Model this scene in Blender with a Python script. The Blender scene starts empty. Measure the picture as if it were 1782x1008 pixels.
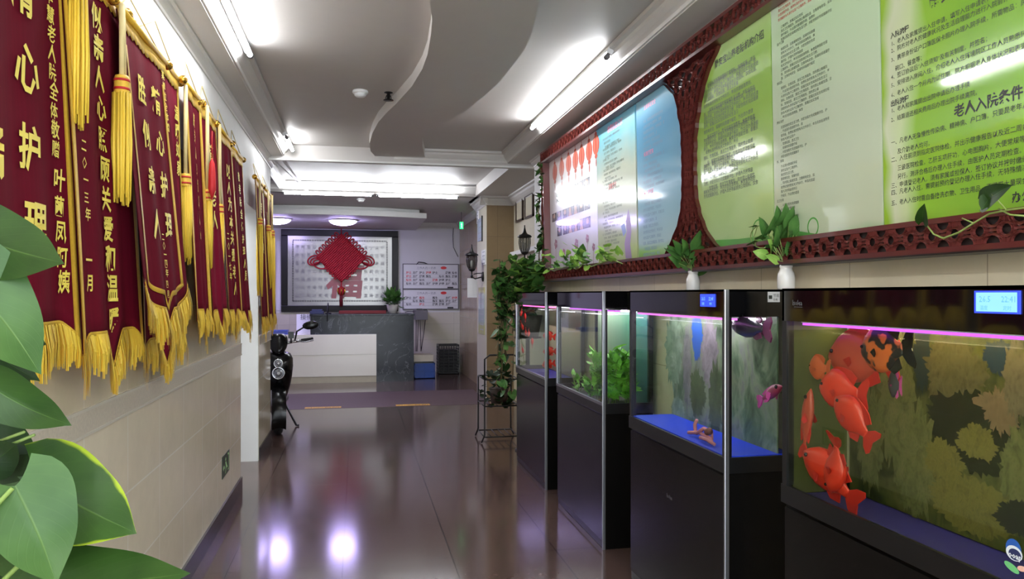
import bpy, math, random
from math import sin, cos, pi, tan, sqrt
from mathutils import Vector, Matrix
C = bpy.context.scene.collection
SC = bpy.context.scene
V = Vector
# ------------------------------------------------------------------ camera, world, exposure
FPX, CX, CY, HC, YAW = 1330.0, 891.0, 513.0, 1.45, math.atan(270 / 1330.0)
cam = bpy.data.cameras.new('camera'); camo = bpy.data.objects.new('camera', cam); C.objects.link(camo)
camo.location = (0, 0, HC); camo.rotation_euler = (pi / 2, 0, -YAW)
cam.sensor_width = 36; cam.lens = FPX / 1782 * 36; cam.shift_y = 9 / 1782; cam.clip_start = .02
SC.camera = camo
SC.view_settings.view_transform = 'Standard'; SC.view_settings.look = 'None'
SC.view_settings.gamma = 1; SC.view_settings.use_curve_mapping = False
SC.view_settings.exposure = 0.93
wd = bpy.data.worlds.new('world'); SC.world = wd; wd.use_nodes = True
wd.node_tree.nodes['Background'].inputs[0].default_value = (.86, .93, 1, 1)
wd.node_tree.nodes['Background'].inputs[1].default_value = 3.4
SC.cycles.max_bounces = 10; SC.cycles.transparent_max_bounces = 24; SC.cycles.diffuse_bounces = 4
SC.cycles.use_denoising = True; SC.cycles.sample_clamp_indirect = 6
TUBE = 34.0       # radiance of a fluorescent tube
SN, CS = sin(YAW), cos(YAW)
def ray(px, py):
    u, v = (px - CX) / FPX, -(py - CY) / FPX
    return V((SN + u * CS, CS - u * SN, v))
def onX(px, py, X): d = ray(px, py); return V((0, 0, HC)) + d * (X / d.x)
def onY(px, py, Y): d = ray(px, py); return V((0, 0, HC)) + d * (Y / d.y)
def onZ(px, py, Z): d = ray(px, py); return V((0, 0, HC)) + d * ((Z - HC) / d.z)
def atD(px, py, D): return V((0, 0, HC)) + ray(px, py) * D
# ------------------------------------------------------------------ materials
def lin(c):
    f = lambda x: x / 12.92 if x <= .04045 else ((x + .055) / 1.055) ** 2.4
    return tuple(f(x / 255) for x in c[:3]) + (1,)
MATS = {}
def new_mat(name):
    m = bpy.data.materials.new(name); m.use_nodes = True; MATS[name] = m
    return m, m.node_tree.nodes, m.node_tree.links, m.node_tree.nodes['Principled BSDF']
def N(nodes, t, **kw):
    n = nodes.new(t)
    for k, v in kw.items():
        if k.startswith('i_'):
            key = k[2:]; n.inputs[int(key) if key.isdigit() else key.replace('_', ' ')].default_value = v
        else: setattr(n, k, v)
    return n
def mat(name, col, rough=.5, metal=0, var=.12, scale=8, emit=None, es=0, coat=0, spec=.5, bump=0, bscale=60, stretch=(1, 1, 1)):
    m, n, l, b = new_mat(name)
    c = lin(col)
    tc = N(n, 'ShaderNodeTexCoord'); mp = N(n, 'ShaderNodeMapping'); mp.inputs['Scale'].default_value = stretch
    l.new(tc.outputs['Object'], mp.inputs[0])
    nz = N(n, 'ShaderNodeTexNoise', i_Scale=scale, i_Detail=4.0); l.new(mp.outputs[0], nz.inputs['Vector'])
    mx = N(n, 'ShaderNodeMix', data_type='RGBA')
    mx.inputs[6].default_value = tuple(x * (1 - var) for x in c[:3]) + (1,)
    mx.inputs[7].default_value = tuple(min(1, x * (1 + var)) for x in c[:3]) + (1,)
    l.new(nz.outputs[0], mx.inputs[0]); l.new(mx.outputs[2], b.inputs['Base Color'])
    b.inputs['Roughness'].default_value = rough; b.inputs['Metallic'].default_value = metal
    b.inputs['Coat Weight'].default_value = coat; b.inputs['Specular IOR Level'].default_value = spec
    if emit: b.inputs['Emission Color'].default_value = lin(emit); b.inputs['Emission Strength'].default_value = es
    if bump:
        nb = N(n, 'ShaderNodeTexNoise', i_Scale=bscale, i_Detail=3.0); l.new(mp.outputs[0], nb.inputs['Vector'])
        bp = N(n, 'ShaderNodeBump', i_Strength=bump, i_Distance=.004); l.new(nb.outputs[0], bp.inputs['Height']); l.new(bp.outputs[0], b.inputs['Normal'])
    return m
def emis(name, col, s):
    m, n, l, b = new_mat(name)
    b.inputs['Base Color'].default_value = (.03, .03, .03, 1)
    b.inputs['Emission Color'].default_value = lin(col); b.inputs['Emission Strength'].default_value = s
    return m
def brick_mat(name, axes, bw, rh, off, c1, c2, mortar, msize, rough, phase=(0, 0), vein=.0, spec=.5, bump=.15, nscale=6):
    m, n, l, b = new_mat(name)
    tc = N(n, 'ShaderNodeTexCoord'); sx = N(n, 'ShaderNodeSeparateXYZ'); cb = N(n, 'ShaderNodeCombineXYZ')
    l.new(tc.outputs['Object'], sx.inputs[0])
    for k, a in enumerate(axes):
        ad = N(n, 'ShaderNodeMath', operation='ADD'); ad.inputs[1].default_value = phase[k] + 40 * (bw if k == 0 else rh)
        l.new(sx.outputs['XYZ'.index(a)], ad.inputs[0]); l.new(ad.outputs[0], cb.inputs[k])
    br = N(n, 'ShaderNodeTexBrick', offset=off, squash=1.0)
    br.inputs['Scale'].default_value = 1; br.inputs['Brick Width'].default_value = bw; br.inputs['Row Height'].default_value = rh
    br.inputs['Mortar Size'].default_value = msize; br.inputs['Mortar Smooth'].default_value = .1; br.inputs['Bias'].default_value = 0
    br.inputs['Color1'].default_value = lin(c1); br.inputs['Color2'].default_value = lin(c2); br.inputs['Mortar'].default_value = lin(mortar)
    l.new(cb.outputs[0], br.inputs['Vector'])
    nz = N(n, 'ShaderNodeTexNoise', i_Scale=nscale, i_Detail=6.0, i_Roughness=.65); l.new(tc.outputs['Object'], nz.inputs['Vector'])
    rp = N(n, 'ShaderNodeMapRange'); rp.inputs[3].default_value = 1 - vein; rp.inputs[4].default_value = 1 + vein
    l.new(nz.outputs[0], rp.inputs[0])
    mu = N(n, 'ShaderNodeMix', data_type='RGBA', blend_type='MULTIPLY'); mu.inputs[0].default_value = 1
    l.new(br.outputs[0], mu.inputs[6]); l.new(rp.outputs[0], mu.inputs[7]); l.new(mu.outputs[2], b.inputs['Base Color'])
    b.inputs['Roughness'].default_value = rough; b.inputs['Specular IOR Level'].default_value = spec
    bp = N(n, 'ShaderNodeBump', i_Strength=bump, i_Distance=.002); bp.invert = True
    l.new(br.outputs['Fac'], bp.inputs['Height']); l.new(bp.outputs[0], b.inputs['Normal'])
    return m
def ramp_mat(name, axis, lo, hi, stops, rough=.08, nscale=3, namt=.12, coat=.6, bump=0):
    """printed artwork: colour stops along one object axis, broken up by noise"""
    m, n, l, b = new_mat(name)
    tc = N(n, 'ShaderNodeTexCoord'); sx = N(n, 'ShaderNodeSeparateXYZ'); gp = N(n, 'ShaderNodeNewGeometry'); l.new(gp.outputs['Position'], sx.inputs[0])
    mr = N(n, 'ShaderNodeMapRange'); mr.inputs[1].default_value = lo; mr.inputs[2].default_value = hi
    l.new(sx.outputs['XYZ'.index(axis)], mr.inputs[0])
    nz = N(n, 'ShaderNodeTexNoise', i_Scale=nscale, i_Detail=2.0); l.new(tc.outputs['Object'], nz.inputs['Vector'])
    ms = N(n, 'ShaderNodeMath', operation='MULTIPLY_ADD'); ms.inputs[1].default_value = namt * 2; ms.inputs[2].default_value = -namt
    l.new(nz.outputs[0], ms.inputs[0])
    ad = N(n, 'ShaderNodeMath', operation='ADD'); l.new(mr.outputs[0], ad.inputs[0]); l.new(ms.outputs[0], ad.inputs[1])
    cr = N(n, 'ShaderNodeValToRGB'); e = cr.color_ramp.elements
    while len(e) < len(stops): e.new(.5)
    for k, (p, c) in enumerate(stops): e[k].position = p; e[k].color = lin(c)
    l.new(ad.outputs[0], cr.inputs[0]); l.new(cr.outputs[0], b.inputs['Base Color'])
    b.inputs['Roughness'].default_value = rough; b.inputs['Coat Weight'].default_value = coat; b.inputs['Coat Roughness'].default_value = .04
    if bump:
        nb = N(n, 'ShaderNodeTexNoise', i_Scale=5.0, i_Detail=1.0); l.new(tc.outputs['Object'], nb.inputs['Vector'])
        bp = N(n, 'ShaderNodeBump', i_Strength=bump, i_Distance=.01); l.new(nb.outputs[0], bp.inputs['Height']); l.new(bp.outputs[0], b.inputs['Normal'])
    return m
def glass_mat(name, tint, gloss=.9, rough=.02):
    m, n, l, b = new_mat(name)
    n.remove(b); out = n['Material Output']
    tr = N(n, 'ShaderNodeBsdfTransparent'); tr.inputs[0].default_value = tint
    gl = N(n, 'ShaderNodeBsdfGlossy'); gl.inputs['Roughness'].default_value = rough
    fr = N(n, 'ShaderNodeFresnel', i_IOR=1.45); mu = N(n, 'ShaderNodeMath', operation='MULTIPLY'); mu.inputs[1].default_value = gloss
    l.new(fr.outputs[0], mu.inputs[0]); mx = N(n, 'ShaderNodeMixShader')
    gb = N(n, 'ShaderNodeNewGeometry'); inv = N(n, 'ShaderNodeMath', operation='SUBTRACT'); inv.inputs[0].default_value = 1; l.new(gb.outputs['Backfacing'], inv.inputs[1])
    m2 = N(n, 'ShaderNodeMath', operation='MULTIPLY'); l.new(mu.outputs[0], m2.inputs[0]); l.new(inv.outputs[0], m2.inputs[1])
    l.new(m2.outputs[0], mx.inputs[0]); l.new(tr.outputs[0], mx.inputs[1]); l.new(gl.outputs[0], mx.inputs[2]); l.new(mx.outputs[0], out.inputs[0])
    return m
def leaf_mat(name, dark, light, rib, edge=None, rough=.32, trans=.18):
    rough += .1
    m, n, l, b = new_mat(name)
    out = n['Material Output']
    uv = N(n, 'ShaderNodeUVMap'); sx = N(n, 'ShaderNodeSeparateXYZ'); l.new(uv.outputs[0], sx.inputs[0])
    tc = N(n, 'ShaderNodeTexCoord'); nz = N(n, 'ShaderNodeTexNoise', i_Scale=14.0, i_Detail=3.0); l.new(tc.outputs['Object'], nz.inputs['Vector'])
    mx = N(n, 'ShaderNodeMix', data_type='RGBA'); mx.inputs[6].default_value = lin(dark); mx.inputs[7].default_value = lin(light)
    cr0 = N(n, 'ShaderNodeMapRange'); cr0.inputs[1].default_value = .3; cr0.inputs[2].default_value = .7
    l.new(nz.outputs[0], cr0.inputs[0]); l.new(cr0.outputs[0], mx.inputs[0])
    # |u-.5| : midrib and side veins
    su = N(n, 'ShaderNodeMath', operation='SUBTRACT'); su.inputs[1].default_value = .5; l.new(sx.outputs[0], su.inputs[0])
    ab = N(n, 'ShaderNodeMath', operation='ABSOLUTE'); l.new(su.outputs[0], ab.inputs[0])
    rm = N(n, 'ShaderNodeMapRange'); rm.inputs[1].default_value = .0; rm.inputs[2].default_value = .018; rm.inputs[3].default_value = 1; rm.inputs[4].default_value = 0
    l.new(ab.outputs[0], rm.inputs[0])
    vn = N(n, 'ShaderNodeMath', operation='MULTIPLY_ADD'); vn.inputs[1].default_value = -.9; l.new(ab.outputs[0], vn.inputs[0]); l.new(sx.outputs[1], vn.inputs[2])
    sn = N(n, 'ShaderNodeMath', operation='MULTIPLY'); sn.inputs[1].default_value = 55; l.new(vn.outputs[0], sn.inputs[0])
    si = N(n, 'ShaderNodeMath', operation='SINE'); l.new(sn.outputs[0], si.inputs[0])
    vr = N(n, 'ShaderNodeMapRange'); vr.inputs[1].default_value = .8; vr.inputs[2].default_value = 1; vr.inputs[4].default_value = .07
    l.new(si.outputs[0], vr.inputs[0])
    mxf = N(n, 'ShaderNodeMath', operation='MAXIMUM'); l.new(rm.outputs[0], mxf.inputs[0]); l.new(vr.outputs[0], mxf.inputs[1])
    m2 = N(n, 'ShaderNodeMix', data_type='RGBA'); l.new(mxf.outputs[0], m2.inputs[0]); l.new(mx.outputs[2], m2.inputs[6]); m2.inputs[7].default_value = lin(rib)
    last = m2
    if edge:
        en = N(n, 'ShaderNodeMath', operation='MULTIPLY_ADD'); en.inputs[1].default_value = .25; l.new(nz.outputs[0], en.inputs[0]); l.new(ab.outputs[0], en.inputs[2])
        er = N(n, 'ShaderNodeMapRange'); er.inputs[1].default_value = .6; er.inputs[2].default_value = .64; l.new(en.outputs[0], er.inputs[0])
        m3 = N(n, 'ShaderNodeMix', data_type='RGBA'); l.new(er.outputs[0], m3.inputs[0]); l.new(m2.outputs[2], m3.inputs[6]); m3.inputs[7].default_value = lin(edge); last = m3
    l.new(last.outputs[2], b.inputs['Base Color']); b.inputs['Roughness'].default_value = rough; b.inputs['Specular IOR Level'].default_value = .3
    bp = N(n, 'ShaderNodeBump', i_Strength=.25, i_Distance=.002); l.new(mxf.outputs[0], bp.inputs['Height']); bp.invert = True; l.new(bp.outputs[0], b.inputs['Normal'])
    tl = N(n, 'ShaderNodeBsdfTranslucent'); l.new(last.outputs[2], tl.inputs[0]); ms = N(n, 'ShaderNodeMixShader'); ms.inputs[0].default_value = trans
    l.new(b.outputs[0], ms.inputs[1]); l.new(tl.outputs[0], ms.inputs[2]); l.new(ms.outputs[0], out.inputs[0])
    return m
# ------------------------------------------------------------------ mesh builder
class MB:
    def __init__(s): s.v = []; s.f = []; s.m = []; s.sm = []; s.uv = {}
    def add(s, vs, fs, mi=0, smooth=False, uvs=None):
        o = len(s.v); s.v += [tuple(p) for p in vs]
        if uvs:
            for k, t in enumerate(uvs): s.uv[o + k] = t
        for f in fs: s.f.append([o + i for i in f]); s.m.append(mi); s.sm.append(smooth)
        return s
    def box(s, a, b, mi=0, M=None):
        x0, x1 = sorted((a[0], b[0])); y0, y1 = sorted((a[1], b[1])); z0, z1 = sorted((a[2], b[2]))
        vs = [V(p) for p in ((x0, y0, z0), (x1, y0, z0), (x1, y1, z0), (x0, y1, z0), (x0, y0, z1), (x1, y0, z1), (x1, y1, z1), (x0, y1, z1))]
        if M: vs = [M @ p for p in vs]
        return s.add(vs, [(3, 2, 1, 0), (4, 5, 6, 7), (0, 1, 5, 4), (1, 2, 6, 5), (2, 3, 7, 6), (3, 0, 4, 7)], mi)
    def tube(s, pts, r, n=8, mi=0, caps=True, closed=False):
        pts = [V(p) for p in pts]; k = len(pts); rr = r if isinstance(r, (list, tuple)) else [r] * k
        vs = []; ref = None
        for i in range(k):
            t = (pts[(i + 1) % k] - pts[i - 1]) if closed else (pts[min(i + 1, k - 1)] - pts[max(i - 1, 0)])
            if t.length < 1e-9: t = V((0, 0, 1))
            t.normalize()
            if ref is None: ref = V((0, 0, 1)) if abs(t.z) < .9 else V((1, 0, 0))
            a = ref - t * ref.dot(t)
            if a.length < 1e-6: a = t.orthogonal()
            a.normalize(); b = t.cross(a); ref = a
            vs += [pts[i] + (a * cos(2 * pi * j / n) + b * sin(2 * pi * j / n)) * rr[i] for j in range(n)]
        fs = []
        for i in range(k if closed else k - 1):
            i2 = (i + 1) % k
            for j in range(n): fs.append((i * n + j, i * n + (j + 1) % n, i2 * n + (j + 1) % n, i2 * n + j))
        if caps and not closed: fs += [tuple(range(n - 1, -1, -1)), tuple((k - 1) * n + j for j in range(n))]
        return s.add(vs, fs, mi, True)
    def lathe(s, prof, c=(0, 0, 0), n=20, mi=0, M=None, smooth=True):
        vs = [];
        for r, z in prof:
            for j in range(n):
                p = V((r * cos(2 * pi * j / n), r * sin(2 * pi * j / n), z)); p = M @ p if M else p + V(c); vs.append(p)
        fs = [(i * n + j, i * n + (j + 1) % n, (i + 1) * n + (j + 1) % n, (i + 1) * n + j) for i in range(len(prof) - 1) for j in range(n)]
        if prof[0][0] > 1e-6: fs.append(tuple(range(n - 1, -1, -1)))
        if prof[-1][0] > 1e-6: fs.append(tuple((len(prof) - 1) * n + j for j in range(n)))
        return s.add(vs, fs, mi, smooth)
    def ball(s, c, r, n=14, mi=0, M=None):
        if not isinstance(r, (tuple, list)): r = (r, r, r)
        k = n // 2; vs = []; c = V(c)
        for i in range(k + 1):
            for j in range(n):
                a = -pi / 2 + pi * i / k; p = V((r[0] * cos(a) * cos(2 * pi * j / n), r[1] * cos(a) * sin(2 * pi * j / n), r[2] * sin(a)))
                vs.append((M @ p if M else p) + c)
        return s.add(vs, [(i * n + j, i * n + (j + 1) % n, (i + 1) * n + (j + 1) % n, (i + 1) * n + j) for i in range(k) for j in range(n)], mi, True)
    def prism(s, poly, h0, h1, fn, mi=0):
        """2-D outline extruded between h0 and h1; fn(a, b, h) gives the point"""
        n = len(poly); vs = [fn(a, b, h0) for a, b in poly] + [fn(a, b, h1) for a, b in poly]
        return s.add(vs, [tuple(range(n - 1, -1, -1)), tuple(range(n, 2 * n))] + [(i, (i + 1) % n, n + (i + 1) % n, n + i) for i in range(n)], mi)
    def sweep(s, prof, a, b, fn, mi=0):
        """profile (p, q) swept from t=a to t=b; fn(p, q, t)"""
        n = len(prof); vs = [fn(p, q, a) for p, q in prof] + [fn(p, q, b) for p, q in prof]
        return s.add(vs, [tuple(range(n)), tuple(range(2 * n - 1, n - 1, -1))] + [(i, n + i, n + (i + 1) % n, (i + 1) % n) for i in range(n)], mi)
    def ribbon(s, pts, w, fn, h0, h1, mi=0, closed=False):
        """flat strip of width w along a 2-D polyline, from depth h0 to h1"""
        k = len(pts); L = []; R = []
        for i in range(k):
            a = pts[(i - 1) % k] if (closed or i) else pts[i]; b = pts[(i + 1) % k] if (closed or i < k - 1) else pts[i]
            dx, dy = b[0] - a[0], b[1] - a[1]; q = sqrt(dx * dx + dy * dy) or 1; nx, ny = -dy / q * w / 2, dx / q * w / 2
            L.append((pts[i][0] + nx, pts[i][1] + ny)); R.append((pts[i][0] - nx, pts[i][1] - ny))
        vs = [fn(a, b, h) for h in (h0, h1) for S in (L, R) for a, b in S]
        fs = []
        for i in range(k if closed else k - 1):
            j = (i + 1) % k
            fs += [(2 * k + i, 2 * k + j, 3 * k + j, 3 * k + i), (i, 2 * k + i, 2 * k + j, j), (k + i, k + j, 3 * k + j, 3 * k + i)]
        return s.add(vs, fs, mi)
    def build(s, name, mats, parent=None, kind=None, bevel=0, label=None):
        me = bpy.data.meshes.new(name); o = bpy.data.objects.new(name, me); C.objects.link(o)
        off = V((0, 0, 0))
        if parent is not None:
            off = ORG.get(parent.name, V((0, 0, 0))); o.parent = parent; ORG[o.name] = off
        me.from_pydata([tuple(V(p) - off) for p in s.v], [], s.f); me.update()
        mats = mats if isinstance(mats, (list, tuple)) else [mats]
        for m in mats: me.materials.append(m)
        me.polygons.foreach_set('material_index', s.m); me.polygons.foreach_set('use_smooth', s.sm)
        if s.uv:
            ul = me.uv_layers.new(name='UVMap')
            for lp in me.loops: ul.data[lp.index].uv = s.uv.get(lp.vertex_index, (0, 0))
        if kind: o['kind'] = kind
        if label: o['label'] = label
        if bevel:
            bv = o.modifiers.new('bevel', 'BEVEL'); bv.width = bevel; bv.segments = 2; bv.limit_method = 'ANGLE'
        return o
ORG = {}
def tag(o, label, cat, group=None):
    o['label'] = label; o['category'] = cat
    if group: o['group'] = group
    return o
def thing(name, label, cat, loc, group=None):
    o = bpy.data.objects.new(name, None); C.objects.link(o); o.location = loc; o.empty_display_size = .1
    ORG[o.name] = V(loc); return tag(o, label, cat, group)
_tc = {}
def text2d(s, size=1.0, bold=0.0, shear=0.0, space=1.0, align='LEFT', width=None):
    """outlines of a line or block of lettering as flat 2-D vertices and faces"""
    key = (s, bold, space, align)
    if key not in _tc:
        cu = bpy.data.curves.new('t', 'FONT'); cu.body = s; cu.resolution_u = 1; cu.offset = bold; cu.space_line = space; cu.align_x = align
        ob = bpy.data.objects.new('t', cu); C.objects.link(ob)
        dg = bpy.context.evaluated_depsgraph_get(); me = bpy.data.meshes.new_from_object(ob.evaluated_get(dg))
        _tc[key] = ([(v.co.x, v.co.y) for v in me.vertices], [tuple(p.vertices) for p in me.polygons])
        bpy.data.objects.remove(ob); bpy.data.curves.remove(cu); bpy.data.meshes.remove(me)
    vs, fs = _tc[key]
    k = size
    if width and vs:
        k = min(size, width / max(1e-6, max(a for a, b in vs)))
    return [((a + b * shear) * k, b * size) for a, b in vs], fs
def put_text(mb, s, size, fn, mi=0, **kw):
    vs, fs = text2d(s, size, **kw)
    mb.add([fn(a, b) for a, b in vs], fs, mi)
R = random.Random(7)
U = R.uniform
# ------------------------------------------------------------------ shared materials
white_paint = mat('white wall paint', (226, 226, 224), .6, var=.03)
ceil_paint = mat('ceiling paint', (196, 192, 188), .55, var=.03)
mould_paint = mat('moulding paint', (214, 212, 208), .5, var=.03)
tileL = brick_mat('beige wall tile lower', 'YZ', .47, .305, 0, (236, 223, 198), (229, 216, 191), (244, 238, 224), .0035, .10, phase=(-2.62, -.10), vein=.12)
tileU = brick_mat('beige wall tile upper', 'YZ', .47, .305, 0, (216, 202, 174), (208, 194, 167), (226, 216, 198), .0025, .10, phase=(-2.62, -1.087), vein=.14)
tileP = brick_mat('tan pillar tile', 'YZ', .6, .6, 0, (170, 150, 118), (163, 144, 112), (130, 115, 92), .002, .16, phase=(0, -.45), vein=.12)
tileR = brick_mat('beige tile below the boards', 'YZ', .6, .6, 0, (224, 213, 184), (218, 207, 178), (176, 164, 138), .002, .16, phase=(0, -.45), vein=.12)
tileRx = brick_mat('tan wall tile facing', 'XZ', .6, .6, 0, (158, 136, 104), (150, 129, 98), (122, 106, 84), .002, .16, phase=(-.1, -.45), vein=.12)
tileB = brick_mat('cream back wall tile', 'XZ', .6, .3, 0, (214, 208, 190), (208, 202, 184), (190, 184, 168), .003, .2, vein=.05)
floor_m = brick_mat('polished brown granite', 'XY', .59, .6, 0, (90, 71, 66), (85, 67, 62), (34, 27, 25), .004, .125, phase=(.075, -.6), vein=.3, spec=.62, bump=.1, nscale=22)
band_m = mat('dull dark granite', (84, 66, 66), .55, var=.15, scale=30)
base_m = mat('dark baseboard tile', (50, 44, 46), .25, var=.1)
strip_m = mat('speckled border tile', (206, 195, 178), .3, var=.22, scale=90)
line_m = mat('pale border edge', (214, 206, 192), .3, var=.05)
black_gloss = mat('black lacquer', (13, 13, 14), .09, var=.2, coat=.3)
black_satin = mat('black satin', (17, 17, 18), .3, var=.2)
black_rub = mat('black rubber', (20, 20, 21), .7, var=.2)
alu = mat('brushed aluminium', (170, 172, 178), .28, metal=.9, var=.08, scale=40, stretch=(1, 1, .05))
darkalu = mat('dark anodised trim', (70, 72, 78), .25, metal=.8, var=.1)
chrome = mat('chrome', (215, 215, 220), .12, metal=1, var=.05)
gold = mat('polished gold', (206, 158, 62), .22, metal=.85, var=.1)
iron = mat('black wrought iron', (24, 23, 23), .42, metal=.3, var=.2)
white_plastic = mat('white plastic', (236, 236, 236), .3, var=.02)
gray_plastic = mat('grey plastic', (108, 106, 108), .45, var=.08)
ceramic = mat('white glazed ceramic', (236, 234, 230), .18, var=.03)
ink = mat('black print', (38, 42, 34), .4, var=.1)
ink_soft = mat('faint dark print', (74, 84, 66), .4, var=.1)
ink_red = mat('red print', (196, 66, 58), .4, var=.1)
ink_pink = mat('pink print', (206, 120, 160), .4, var=.1)
paper = mat('white paper', (232, 232, 236), .6, var=.03)
tube_m = emis('lit tube', (250, 252, 255), TUBE); tube_far = emis('lit tube of the reception', (244, 248, 255), TUBE * 1.7)
# ------------------------------------------------------------------ the setting
XL, XR, XT = -.84, 1.70, 1.37
YE = 14.4                                   # back wall
def S(name): return dict(name=name, kind='structure')
MB().box((-4.2, -2.2, -.12), (3.2, YE + .3, 0)).build('floor', floor_m, kind='structure')
MB().box((-4.0, 9.99, 0), (1.74, 11.57, .0015)).build('trim_1', band_m, kind='structure')
# left wall: lower tile, upper tile, paint above; a doorway between Y 5.93 and 6.97
def lwall(mb, y0, y1, z0=0, x0=XL - .16, x1=XL):
    for za, zb, mi in ((0, 1.05, 0), (1.05, 2.16, 1), (2.16, 2.95, 2)):
        if zb > z0: mb.box((x0, y0, max(za, z0)), (x1, y1, zb), mi)
w = MB(); lwall(w, -.8, 5.93); lwall(w, 5.93, 6.97, 2.16); lwall(w, 6.99, 7.9)
w.build('wall_left', [tileL, tileU, white_paint], kind='structure')
MB().box((XL - .15, 6.96, 0), (XL - .002, 6.99, 2.16)).build('trim_2', white_paint, kind='structure')       # white door jamb
t = MB()
for a, b in ((-.8, 5.93), (6.99, 7.9)): t.box((XL, a, 1.012), (XL + .006, b, 1.084)); t.box((XL, a, 1.004), (XL + .009, b, 1.013), 1); t.box((XL, a, 1.083), (XL + .009, b, 1.092), 1)
t.build('trim_3', [strip_m, line_m], kind='structure')
b = MB()
for a, c in ((-.8, 5.93), (6.99, 7.9)): b.box((XL, a, 0), (XL + .012, c, .108))
b.build('baseboard_left', base_m, kind='structure')
MB().box((-2.4, 5.2, 0), (-2.3, 8.0, 2.95)).box((-2.3, 7.86, 0), (XL - .16, 7.9, 2.95)).box((-2.3, 5.2, 0), (XL - .16, 5.26, 2.95)).build('wall_side_room', white_paint, kind='structure')
# reception end
MB().box((-4.2, YE, 0), (2.2, YE + .15, 1.12), 1).box((-4.2, YE, 1.12), (2.2, YE + .15, 3.1)).build('wall_back', [white_paint, tileB], kind='structure')
MB().box((-4.2, 7.9, 0), (-4.1, YE, 3.1)).build('wall_far_left', white_paint, kind='structure')
# right wall: painted part behind the board, tile below, recess, pillar, tan wall to the back
w = MB(); w.box((XR, -.8, 0), (XR + .45, 7.27, 1.66)); w.box((XR, -.8, 1.66), (XR + .45, 7.27, 2.95), 1)
w.build('wall_right', [tileR, white_paint], kind='structure')
MB().box((2.13, 7.2, 0), (2.25, 10.4, 1.62), 0).box((2.13, 7.2, 1.62), (2.25, 10.4, 3.1), 1).build('wall_recess', [tileR, mat('recess paint', (205, 198, 176), .6)], kind='structure')
PX0, PY0, PY1 = 1.75, 10.36, 11.2
pl = MB(); pl.box((PX0, PY0 + .004, 0), (2.3, PY1, 3.1)); pl.build('wall_pillar', tileP, kind='structure')
MB().box((PX0, PY0, 0), (2.3, PY0 + .004, 3.1)).build('trim_4', tileRx, kind='structure')
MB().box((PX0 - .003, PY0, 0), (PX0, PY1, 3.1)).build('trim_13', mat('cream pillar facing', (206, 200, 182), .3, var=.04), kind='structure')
MB().box((1.91, PY1, 0), (2.3, YE, 3.1)).build('wall_tan', tileP, kind='structure')
MB().box((-4.2, 7.75, 0), (-2.4, 7.9, 3.1)).build('wall_reception', white_paint, kind='structure')
# ceilings
Z1 = 2.86
def crown(mb, fn, a, b, mi=0, k=1.0):
    """stepped crown moulding; fn(out, up, t)"""
    pr = [(0, 0), (.012, 0), (.018, .016), (.036, .03), (.055, .052), (.062, .07), (.085, .078), (.085, .1), (0, .1)]
    mb.sweep([(p * k, q * k) for p, q in pr], a, b, fn, mi)
MB().box((-1.1, -.8, Z1), (2.2, 7.62, Z1 + .1)).build('ceiling', ceil_paint, kind='structure')
sf = MB().box((XL - .1, -.8, 2.75), (-.678, 7.62, Z1)).box((1.473, -.8, 2.75), (2.2, 7.62, Z1))
sf.build('trim_5', ceil_paint, kind='structure')
cw = MB()
crown(cw, lambda p, q, t: (-.678 + p * .95, t, 2.757 + q), -.8, 7.45)
crown(cw, lambda p, q, t: (1.473 - p * .95, t, 2.757 + q), -.8, 7.45)
crown(cw, lambda p, q, t: (XL + p * .6, t, 2.693 + q * .6), -.8, 7.9)
crown(cw, lambda p, q, t: (XR - p * .62, t, 2.693 + q * .6), -.8, 7.27)
crown(cw, lambda p, q, t: (t, 7.45 - p, 2.757 + q), .35, 1.46)
cw.build('trim_6', mould_paint, kind='structure')
MB().box((-1.0, 7.45, 2.73), (2.13, 7.62, 3.05)).box((-1.0, 7.44, 2.712), (1.8, 7.50, 2.73), 1).build('trim_7', [ceil_paint, white_paint], kind='structure')
# S-shaped dropped slab
s1 = [(748, 0), (752, 35), (750, 60), (744, 95), (735, 120), (717, 150), (690, 180), (672, 197), (658, 213), (648, 232), (643, 250), (645, 263), (652, 275)]
s2 = [(937, 0), (932, 30), (925, 60), (912, 88), (895, 110), (872, 140), (845, 165), (815, 190), (785, 207), (755, 222), (735, 235), (735, 255), (740, 274)]
ZS = 2.78
P1 = [onZ(a, b, ZS) for a, b in s1]; P2 = [onZ(a, b, ZS) for a, b in s2]
P1 = [V((.10, 1.2, ZS)), V((.15, 2.0, ZS)), V((.24, 2.8, ZS))] + P1; P2 = [V((.45, 1.2, ZS)), V((.58, 2.0, ZS)), V((.72, 2.8, ZS))] + P2
P1[-1].y = P2[-1].y = 7.44
poly = [(p.x, p.y) for p in P1] + [(p.x, p.y) for p in reversed(P2)]
MB().prism(poly, ZS, Z1, lambda a, c, h: (a, c, h)).build('trim_8', ceil_paint, kind='structure')
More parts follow.
